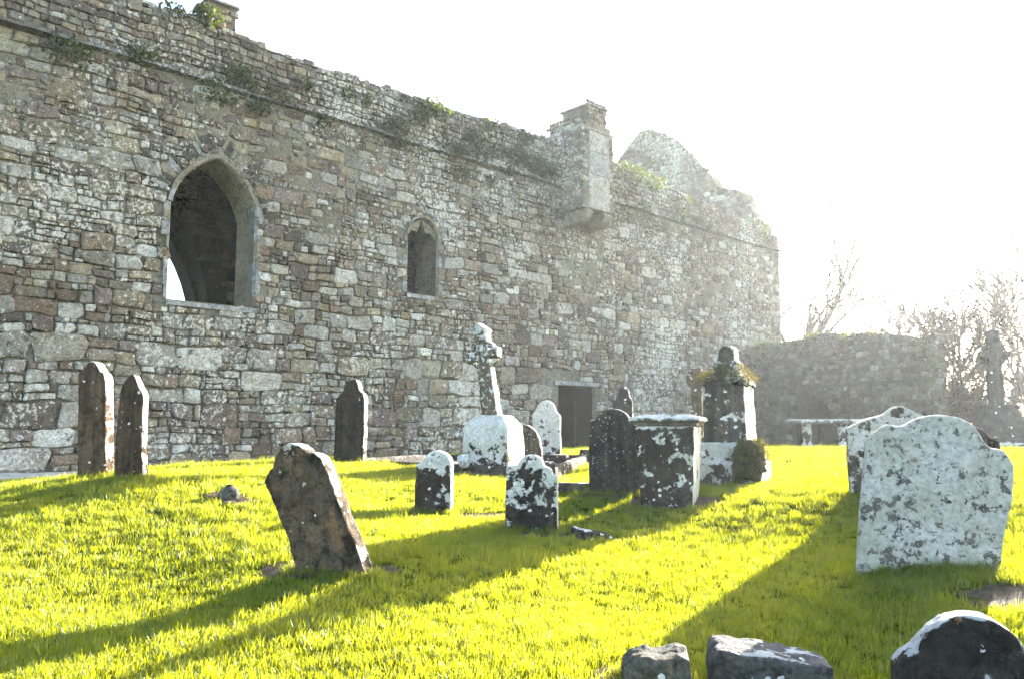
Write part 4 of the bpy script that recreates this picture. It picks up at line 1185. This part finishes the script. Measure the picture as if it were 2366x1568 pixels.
# table tomb below the arched recess
tp = at(1905, 1035, 22.0); tp.z = gz(tp.x, tp.y)
tt = empty('table_tomb', tp, R(-10)); tag(tt, 'stone table tomb on short legs before the arched recess', 'tomb')
th_ = at(1905, 968, 22).z - tp.z
mb = MB(); mb.box(-.98, .98, -.5, .5, th_ - .12, th_, .03, .03); weathered('table_slab', mb, M['chest_lid'], tt, .03, .015)
for xx, yy, ww, mt in ((-.5, -.3, .13, 'white'), (.42, -.3, .14, 'white'), (-.1, -.1, .08, 'umber'), (.62, .25, .1, 'umber'), (-.6, .3, .1, 'umber')):
    mb = MB(); mb.lathe([(ww * 1.3, -.1), (ww * 1.2, .1), (ww * .75, .2), (ww, th_ * .55), (ww * .8, th_ - .18), (ww * 1.2, th_ - .1)], 10, (xx, yy, 0))
    weathered('leg', mb, M[mt], tt, .025, .01)

# high cross on its plinth
qp = at(2308, 1038, 21.6); qp.z = gz(qp.x, qp.y)
q = 0.002357
hx = empty('high_cross', qp, R(-12)); tag(hx, 'tall dark wheel-head cross on a sloping plinth, among bare trees', 'cross')
zb = at(2308, 1030, 21.6).z - qp.z
mb = MB(); mb.box(-.66, .66, -.66, .66, -.3, .16); mb.box(-.58, .58, -.58, .58, .14, .36, .02, .02)
weathered('plinth_steps', mb, M['far_cross'], hx, .04, .015)
mb = MB(); mb.box(-.56, .56, -.56, .56, .34, 1.14, .17, .17); mb.box(-.43, .43, -.43, .43, 1.12, 1.20); weathered('plinth', mb, M['far_cross'], hx, .03, .012)
mb = MB(); celtic(mb, 0, 2.02, .24, .40, .26, 1.36, .76, .19, .29, .09, .25, .0)
mb.prism([(-.13, 1.7), (.13, 1.7), (.135, 2.02), (-.135, 2.02)], -.13, .13)
c_ = weathered('cross', mb, M['far_cross'], hx, .022, .008); c_.location = (0, 0, 1.18)

# small stones lying in the grass
sp_ = at(530, 1149, 9.6); mb = MB(); mb.lathe([(.12, -.05), (.125, .03), (.11, .09), (.07, .125), (.02, .135)], 12)
o = weathered('round_stone', mb, M['slab_grey'], None, .012, .012); o.location = (sp_.x, sp_.y, gz(sp_.x, sp_.y)); tag(o, 'small round grey stone with dark top lying in the lawn', 'stone')
mb = MB(); mb.box(-.045, .04, -.05, .05, .11, .15, .01, .01); weathered('moss_cap', mb, M['umber'], o, .01, .015, 20)
fp_ = at(1362, 1246, 8.7); mb = MB(); mb.box(-.24, .26, -.14, .14, -.08, .08, .06, .05)
o = weathered('fallen_stone', mb, M['blackspot'], None, .016, .03, 6, .03); o.location = (fp_.x, fp_.y, gz(fp_.x, fp_.y)); o.rotation_euler = (R(5), R(8), R(10)); tag(o, 'flat dark fallen stone beside the squat broken-shouldered headstone', 'stone')

# ------------------------------------------------------------------ bare soil round some of the stones
SOIL = []
def soil(px, py, Y, rx_, ry_, rot=0.0):
    p = at(px, py, Y); SOIL.append((p.x, p.y, rx_, ry_, rot))
    V = [(p.x, p.y, gz(p.x, p.y) + .008)]; F = []
    n, m_ = 28, 5
    for j in range(1, m_ + 1):
        for i in range(n):
            a = 2*math.pi*i/n; k = j / m_ * (1 + .22 * float(fbm(math.cos(a)*2 + px, math.sin(a)*2, 0, 9, 3)))
            ex, ey = rx_ * k * math.cos(a), ry_ * k * math.sin(a)
            x, y = p.x + ex * math.cos(rot) - ey * math.sin(rot), p.y + ex * math.sin(rot) + ey * math.cos(rot)
            V.append((x, y, (.008 if j < m_ else -.004) + .012 * float(vnoise(x*14, y*14, 0, 3)) * (j < m_)))
    V = np.array(V); V[1:, 2] += ground(V[1:, 0], V[1:, 1]); V = V.tolist()
    for i in range(n): F.append((0, 1 + i, 1 + (i+1) % n))
    for j in range(m_ - 1):
        for i in range(n): F.append((1+j*n+i, 1+j*n+(i+1) % n, 1+(j+1)*n+(i+1) % n, 1+(j+1)*n+i)[::-1])
    o = mesh_obj('bare_soil', V, F, M['soil'], smooth=True); tag(o, kind='structure')
soil(690, 1298, 7.15, .42, .26, -.35); soil(885, 1312, 7.05, .22, .16, -.3)
soil(1110, 1185, 10.2, .42, .28, -.3); soil(1228, 1228, 8.9, .42, .2, -.1); soil(1350, 1245, 8.75, .42, .16, 0)
soil(1430, 1142, 10.9, .55, .28, -.2); soil(1560, 1160, 10.4, .6, .4, -.2); soil(530, 1150, 9.6, .34, .22, -.2)
soil(2350, 1385, 5.5, .4, .3, 0); soil(1480, 1535, 4.75, .36, .2, 0); soil(345, 1108, 10.35, .16, .1, 0)

# ------------------------------------------------------------------ lawn
def grass_clump(seed, n=34, rad=.10, hmin=.035, hmax=.085):
    rg = np.random.default_rng(seed); V = []; F = []
    for i in range(n):
        a = rg.uniform(0, 2*math.pi); r = rad * math.sqrt(rg.uniform()); x, y = r*math.cos(a), r*math.sin(a)
        h = rg.uniform(hmin, hmax); w = rg.uniform(.0013, .0026); t = rg.uniform(0, 2*math.pi); b_ = rg.uniform(.1, .75) * h
        ex, ey = math.cos(t), math.sin(t); fx, fy = -ey, ex
        k = len(V)
        V += [(x-ex*w, y-ey*w, -.012), (x+ex*w, y+ey*w, -.012), (x+fx*b_*.35-ex*w*.8, y+fy*b_*.35-ey*w*.8, h*.6), (x+fx*b_*.35+ex*w*.8, y+fy*b_*.35+ey*w*.8, h*.6), (x+fx*b_, y+fy*b_, h)]
        F += [(k, k+1, k+3, k+2), (k+2, k+3, k+4)]
    return V, F
gcol = bpy.data.collections.new('grass_tufts')
for i in range(7):
    V, F = grass_clump(300 + i, 64, .11, .018, .050) if i < 5 else grass_clump(300 + i, 34, .07, .05, .11)
    me = bpy.data.meshes.new('grass_tuft'); me.from_pydata(V, [], F); me.update(); me.materials.append(M['grass'])
    ob = bpy.data.objects.new('grass_tuft', me); gcol.objects.link(ob)
nr = np.random.default_rng(5)
pts = []
for (ya, yb, dens) in ((2.2, 6, 330), (6, 9, 230), (9, 14, 130), (14, 21, 62), (21, 32, 26)):
    area = ((.74 * ya + 1.5) + (.74 * yb + 1.5)) * (yb - ya)
    n = int(area * dens)
    y = nr.uniform(ya, yb, n * 2); x = nr.uniform(-1, 1, n * 2) * (.74 * yb + 1.5)
    k = np.abs(x) < .74 * y + 1.5
    pts.append(np.stack([x[k][:n], y[k][:n]], 1))
P = np.concatenate(pts)
rel = P - np.array([W0.x, W0.y])
ls = rel @ np.array([WX.x, WX.y]); ly = rel @ np.array([WY.x, WY.y])
ok = (ly < -0.15) & ~((ls < 8.3) & (ly > -3.35 + .06 * np.sin(ls * 5)))
rr = (P - np.array([ra.x, ra.y])); ok &= (rr @ np.array([rn.x, rn.y])) > 0
for (x, y, a, b_, rot) in SOIL:
    dx, dy = P[:, 0] - x, P[:, 1] - y
    ex, ey = dx * math.cos(rot) + dy * math.sin(rot), -dx * math.sin(rot) + dy * math.cos(rot)
    d = (ex / a) ** 2 + (ey / b_) ** 2
    ok &= (d > 1.0) | (nr.uniform(size=len(P)) < np.clip(d - .55, 0, 1) * .8)
# inside the gravelled plot
def inside(Pp, quad):
    r = np.ones(len(Pp), bool)
    for i in range(4):
        a, b_ = quad[i], quad[(i+1) % 4]
        r &= ((b_.x - a.x) * (Pp[:, 1] - a.y) - (b_.y - a.y) * (Pp[:, 0] - a.x)) > 0
    return r
ok &= ~inside(P, kc)
P = P[ok]
extra = []
for (x, y, a, b_, t, yw) in FEET:
    k = int((b_ - a + t) * 2 * 34)
    u_ = nr.uniform(a - .03, b_ + .03, k); v_ = np.where(nr.uniform(size=k) < .6, -t/2 - nr.uniform(.0, .05, k), t/2 + nr.uniform(.0, .05, k))
    extra.append(np.stack([x + u_ * math.cos(yw) - v_ * math.sin(yw), y + u_ * math.sin(yw) + v_ * math.cos(yw)], 1))
    for sx in (a - .03, b_ + .03):
        v_ = nr.uniform(-t/2, t/2, 6); extra.append(np.stack([x + sx * math.cos(yw) - v_ * math.sin(yw), y + sx * math.sin(yw) + v_ * math.cos(yw)], 1))
extra = np.concatenate(extra); n_lawn = len(P)
P = np.concatenate([P, extra])
Z = ground(P[:, 0], P[:, 1])
n = len(P)
print('grass tufts', n)
dist = np.hypot(P[:, 0], P[:, 1])
lush = fbm(P[:, 0] * .9, P[:, 1] * .9, 0, 31, 3)
sclv = nr.uniform(.7, 1.15, n) * (1 + .35 * np.clip((dist - 7) / 12, 0, 1)) * (1 + .3 * lush)
rot = np.stack([nr.normal(0, .2, n), nr.normal(0, .2, n), nr.uniform(0, 6.283, n)], 1)
ix = np.where(nr.uniform(size=n) < .93, nr.integers(0, 5, n), nr.integers(5, 7, n))
ix[n_lawn:] = nr.integers(4, 7, n - n_lawn); sclv[n_lawn:] *= .85
me = bpy.data.meshes.new('grass'); me.from_pydata(np.stack([P[:, 0], P[:, 1], Z], 1).tolist(), [], [])
for nm, ty, dat, key in (('rot', 'FLOAT_VECTOR', rot.ravel(), 'vector'), ('scl', 'FLOAT', sclv, 'value'), ('idx', 'INT', ix.astype(np.int32), 'value')):
    a = me.attributes.new(nm, ty, 'POINT'); a.data.foreach_set(key, dat)
go = bpy.data.objects.new('grass', me); COL.objects.link(go); tag(go, 'short bright green lawn grass', 'grass', kind='stuff')
def scatter_nodes(name, coll):
    ng = bpy.data.node_groups.new(name, 'GeometryNodeTree')
    ng.interface.new_socket('Geometry', in_out='INPUT', socket_type='NodeSocketGeometry'); ng.interface.new_socket('Geometry', in_out='OUTPUT', socket_type='NodeSocketGeometry')
    N = ng.nodes; L = ng.links
    gi, gout = N.new('NodeGroupInput'), N.new('NodeGroupOutput')
    ci = N.new('GeometryNodeCollectionInfo'); ci.inputs['Collection'].default_value = coll; ci.inputs['Separate Children'].default_value = True; ci.inputs['Reset Children'].default_value = True
    io = N.new('GeometryNodeInstanceOnPoints'); io.inputs['Pick Instance'].default_value = True
    def na(nm, ty):
        q_ = N.new('GeometryNodeInputNamedAttribute'); q_.data_type = ty; q_.inputs['Name'].default_value = nm
        return [s for s in q_.outputs if s.enabled and s.name == 'Attribute'][0]
    e2 = N.new('FunctionNodeEulerToRotation')
    L.new(gi.outputs[0], io.inputs['Points']); L.new(ci.outputs[0], io.inputs['Instance'])
    L.new(na('rot', 'FLOAT_VECTOR'), e2.inputs[0]); L.new(e2.outputs[0], io.inputs['Rotation'])
    L.new(na('scl', 'FLOAT'), io.inputs['Scale']); L.new(na('idx', 'INT'), io.inputs['Instance Index'])
    L.new(io.outputs[0], gout.inputs[0])
    return ng
go.modifiers.new('scatter', 'NODES').node_group = scatter_nodes('grass_scatter', gcol)

# ------------------------------------------------------------------ ivy and tufts on the masonry
def leaf_mass(name, clumps, mat, label, cat, lo=.02, hi=.05, seed=7):
    rg = np.random.default_rng(seed); V = []; F = []
    for (c, r, n) in clumps:
        for i in range(n):
            d = rg.normal(size=3); d /= np.linalg.norm(d); d *= r * rg.uniform(.2, 1) ** .6
            p = np.array(c) + d * np.array([1.2, 1.2, .8])
            s = rg.uniform(lo, hi); a = rg.normal(size=3); a /= np.linalg.norm(a); b_ = np.cross(a, rg.normal(size=3)); b_ /= np.linalg.norm(b_)
            k = len(V); V += [tuple(p - a*s), tuple(p + b_*s*.6), tuple(p + a*s), tuple(p - b_*s*.6)]; F.append((k, k+1, k+2, k+3))
    o = mesh_obj(name, V, F, mat); tag(o, label, cat, kind='stuff'); return o
cl_ = []
def wc(px, py, r, n, y=-.08):
    s, z = wallhit(px, py, y); cl_.append((tuple(wpt(s, y, z)), r, n))
for (px, py, r, n) in [(480, 40, .28, 90), (470, 30, .2, 50), (150, 110, .3, 60), (330, 130, .25, 60), (310, 128, .16, 40), (535, 175, .25, 60), (575, 200, .2, 50), (500, 215, .35, 90), (560, 165, .2, 40),
                       (910, 295, .32, 120), (920, 330, .22, 60), (965, 270, .28, 90), (990, 245, .3, 90), (1020, 260, .25, 60), (1040, 345, .28, 70), (1060, 350, .22, 50), (1100, 325, .3, 90), (1110, 360, .3, 80), (1150, 350, .28, 80),
                       (1190, 360, .32, 110), (1225, 375, .35, 120), (1250, 390, .35, 120), (1270, 400, .3, 90), (1210, 320, .28, 70), (1240, 405, .25, 60), (1130, 288, .25, 50), (1170, 395, .2, 50),
                       (1440, 395, .4, 80), (1470, 410, .45, 90), (1510, 425, .4, 80), (1435, 500, .4, 70), (1500, 520, .45, 90), (1480, 480, .3, 50), (1560, 500, .4, 70), (1640, 540, .5, 80), (1620, 520, .35, 60), (1580, 470, .3, 40), (1750, 530, .5, 60),
                       (800, 215, .2, 40), (840, 230, .2, 40), (700, 195, .2, 40), (640, 225, .25, 50), (600, 250, .25, 50), (745, 280, .2, 40), (395, 25, .25, 50), (160, 130, .35, 60), (1060, 400, .22, 50), (1130, 420, .22, 40)]:
    wc(px, py, r * 1.45, int(n * 4.2))
for px, py, r, n in [(1735, 812, .5, 260), (1755, 805, .5, 260), (1775, 800, .45, 240), (1745, 840, .5, 240), (1770, 830, .5, 240), (1800, 805, .4, 160), (1830, 795, .45, 220), (1850, 800, .4, 180), (1755, 870, .5, 200),
                     (1880, 780, .35, 120), (1960, 778, .3, 100), (2020, 775, .3, 90), (2146, 800, .3, 110), (2148, 840, .3, 110), (2147, 880, .25, 80)]:
    q_ = plane_hit(px, py, ra, rn) + rn * .05; cl_.append((tuple(q_), r, n))
leaf_mass('wall_ivy', cl_, M['ivy'], 'dark ivy and weeds rooted along the abbey parapet and ruined wall top', 'ivy', .03, .075)
# moss on the monument and tufts on the pedestal
ml = []
rotm = Matrix.Rotation(R(-30), 3, 'Z')
def ml_add(x, y, z, r, n): 
    p = mp_ + rotm @ Vector((x, y, z)); ml.append((tuple(p), r, n))
for x, y, z, r, n in [(.42, -.32, .56, .18, 900), (.28, -.42, .44, .18, 900), (.46, -.12, .42, .14, 350), (.38, -.44, .26, .15, 600), (.44, -.44, .08, .10, 250), (.3, -.44, .6, .1, 200), (-.25, -.3, 1.56, .13, 520), (.05, -.3, 1.58, .15, 620), (.28, -.25, 1.58, .14, 520), (-.3, .05, 1.6, .12, 300), (.0, -.2, 1.68, .13, 420), (.2, -.15, 1.72, .09, 180), (-.1, -.2, 1.72, .09, 160), (.3, .2, 1.55, .1, 120), (.2, -.42, .12, .08, 120)]:
    ml_add(x, y, z, r, n)
pr = Matrix.Rotation(R(-24), 3, 'Z')
for x, y, z, r, n in [(.36, -.36, .72, .06, 120), (.46, -.40, .35, .08, 160), (.40, -.38, .6, .05, 80)]:
    ml.append((tuple(gp_ + pr @ Vector((x, y, z))), r, n))
wl_ = at(2105, 983, 6.2); ml.append(((wl_.x, wl_.y, wl_.z), .035, 40))
leaf_mass('moss', ml, M['moss'], 'dark moss cushions on the monument and the cross pedestal', 'moss', .008, .02, 9)

# ------------------------------------------------------------------ bare trees beyond the walls
def tube(mb, p0, p1, r0, r1, n=5):
    d = (p1 - p0)
    if d.length < 1e-6: return
    d = d.normalized(); a = d.orthogonal().normalized(); b_ = d.cross(a)
    k = len(mb.V)
    for p, r in ((p0, r0), (p1, r1)):
        for i in range(n):
            t = 2*math.pi*i/n; mb.V.append(tuple(p + a*(r*math.cos(t)) + b_*(r*math.sin(t))))
    for i in range(n): mb.F.append((k+i, k+(i+1) % n, k+n+(i+1) % n, k+n+i))
def grow(trunk, crown, p, d, L, r, depth, rg, maxd, spread, up):
    seg = 4 if depth < 2 else 3
    q_, rad = p.copy(), r
    for i in range(seg):
        d = (d + Vector((rg.gauss(0, .16), rg.gauss(0, .16), rg.gauss(0, .10) + up * .05))).normalized()
        p1 = q_ + d * (L / seg); r1 = max(rad * .87, .032)
        tube(trunk if depth == 0 else crown, q_, p1, rad, r1, 6 if depth < 2 else 4)
        q_, rad = p1, r1
        if depth < maxd and i >= (1 if depth == 0 else 0):
            for _ in range(1 if rg.random() < .75 else 2):
                ang = rg.uniform(.45, 1.0) * spread; az = rg.uniform(0, 6.283)
                ax_ = d.orthogonal().normalized(); ax_.rotate(Matrix.Rotation(az, 3, d))
                nd = d.copy(); nd.rotate(Matrix.Rotation(ang, 3, ax_))
                grow(trunk, crown, q_, nd, L * rg.uniform(.5, .78), max(rad * rg.uniform(.5, .72), .03), depth + 1, rg, maxd, spread, up)
    if depth < maxd:
        grow(trunk, crown, q_, d, L * .7, rad * .9, depth + 1, rg, maxd, spread, up)
def tree(px, py, Y, L, r, seed, lean, label, maxd=4, spread=.9, up=.6, name='bare_tree', stems=1, group='bare trees beyond the walls'):
    p = at(px, py, Y); z = gz(p.x, p.y) - .2
    e_ = empty(name, (p.x, p.y, z)); tag(e_, label, 'tree' if name == 'bare_tree' else 'shrub', group)
    t, c = MB(), MB(); rg = random.Random(seed)
    for s in range(stems):
        d = Vector((lean + (rg.uniform(-.5, .5) if stems > 1 else 0), rg.uniform(-.15, .15), 1)).normalized()
        grow(t, c, Vector((rg.uniform(-.2, .2) if stems > 1 else 0, 0, 0)), d, L * rg.uniform(.85, 1.1), r, 0, rg, maxd, spread, up)
    t.obj('trunk', M['bark'], e_, True); c.obj('crown', M['bark'], e_, True)
tree(1822, 1000, 54, 7.6, .46, 4, .22, 'bare spreading tree rising just past the abbey corner', 4, .95)
tree(2050, 1000, 66, 5.6, .16, 8, .0, 'thin bare tree standing above the middle of the ruined wall', 3, .6)
tree(2122, 1000, 62, 5.6, .16, 10, .1, 'slender bare tree above the outer end of the ruined wall', 3, .5)
tree(2205, 1020, 46, 3.9, .17, 12, -.1, 'twiggy bare tree right beside the end of the ruined wall', 4, .9)
tree(2255, 1020, 42, 3.8, .17, 15, .05, 'bare tree just to the ruined wall side of the high cross', 4, .85)
tree(2338, 1020, 48, 4.8, .24, 18, .08, 'bare tree rising directly behind the high cross', 4, .85)
tree(2385, 1020, 44, 4.2, .2, 22, -.15, 'bare tree at the picture edge beyond the high cross', 4, .9)
tree(2180, 1025, 40, 1.7, .05, 30, .0, 'low tangled bare shrub at the foot of the ruined wall end', 3, 1.1, .4, 'bare_shrub', 5, 'bare shrubs')
tree(2232, 1025, 41, 1.6, .05, 33, .0, 'low tangled bare shrub between wall end and high cross', 3, 1.1, .4, 'bare_shrub', 5, 'bare shrubs')
tree(2375, 1025, 40, 1.7, .05, 36, .0, 'low tangled bare shrub beyond the high cross at the edge', 3, 1.1, .4, 'bare_shrub', 5, 'bare shrubs')

# ------------------------------------------------------------------ hazy air against the sun
hz, nt = new_mat('haze_air'); b = NB(nt)
pv = b.n('ShaderNodeVolumePrincipled')
pv.inputs['Color'].default_value = (0.90, 0.96, 1.0, 1)
pv.inputs['Density'].default_value = 0.00042
pv.inputs['Anisotropy'].default_value = 0.60
o_ = b.n('ShaderNodeOutputMaterial'); b.l(pv.outputs[0], o_.inputs['Volume'])
mb = MB(); mb.box(-420, 420, -140, 440, -1.6, 20.6)
h_ = mb.obj('haze', hz); tag(h_, 'pale sunlit haze', kind='stuff')
bpy.data.scenes.remove(TMP)
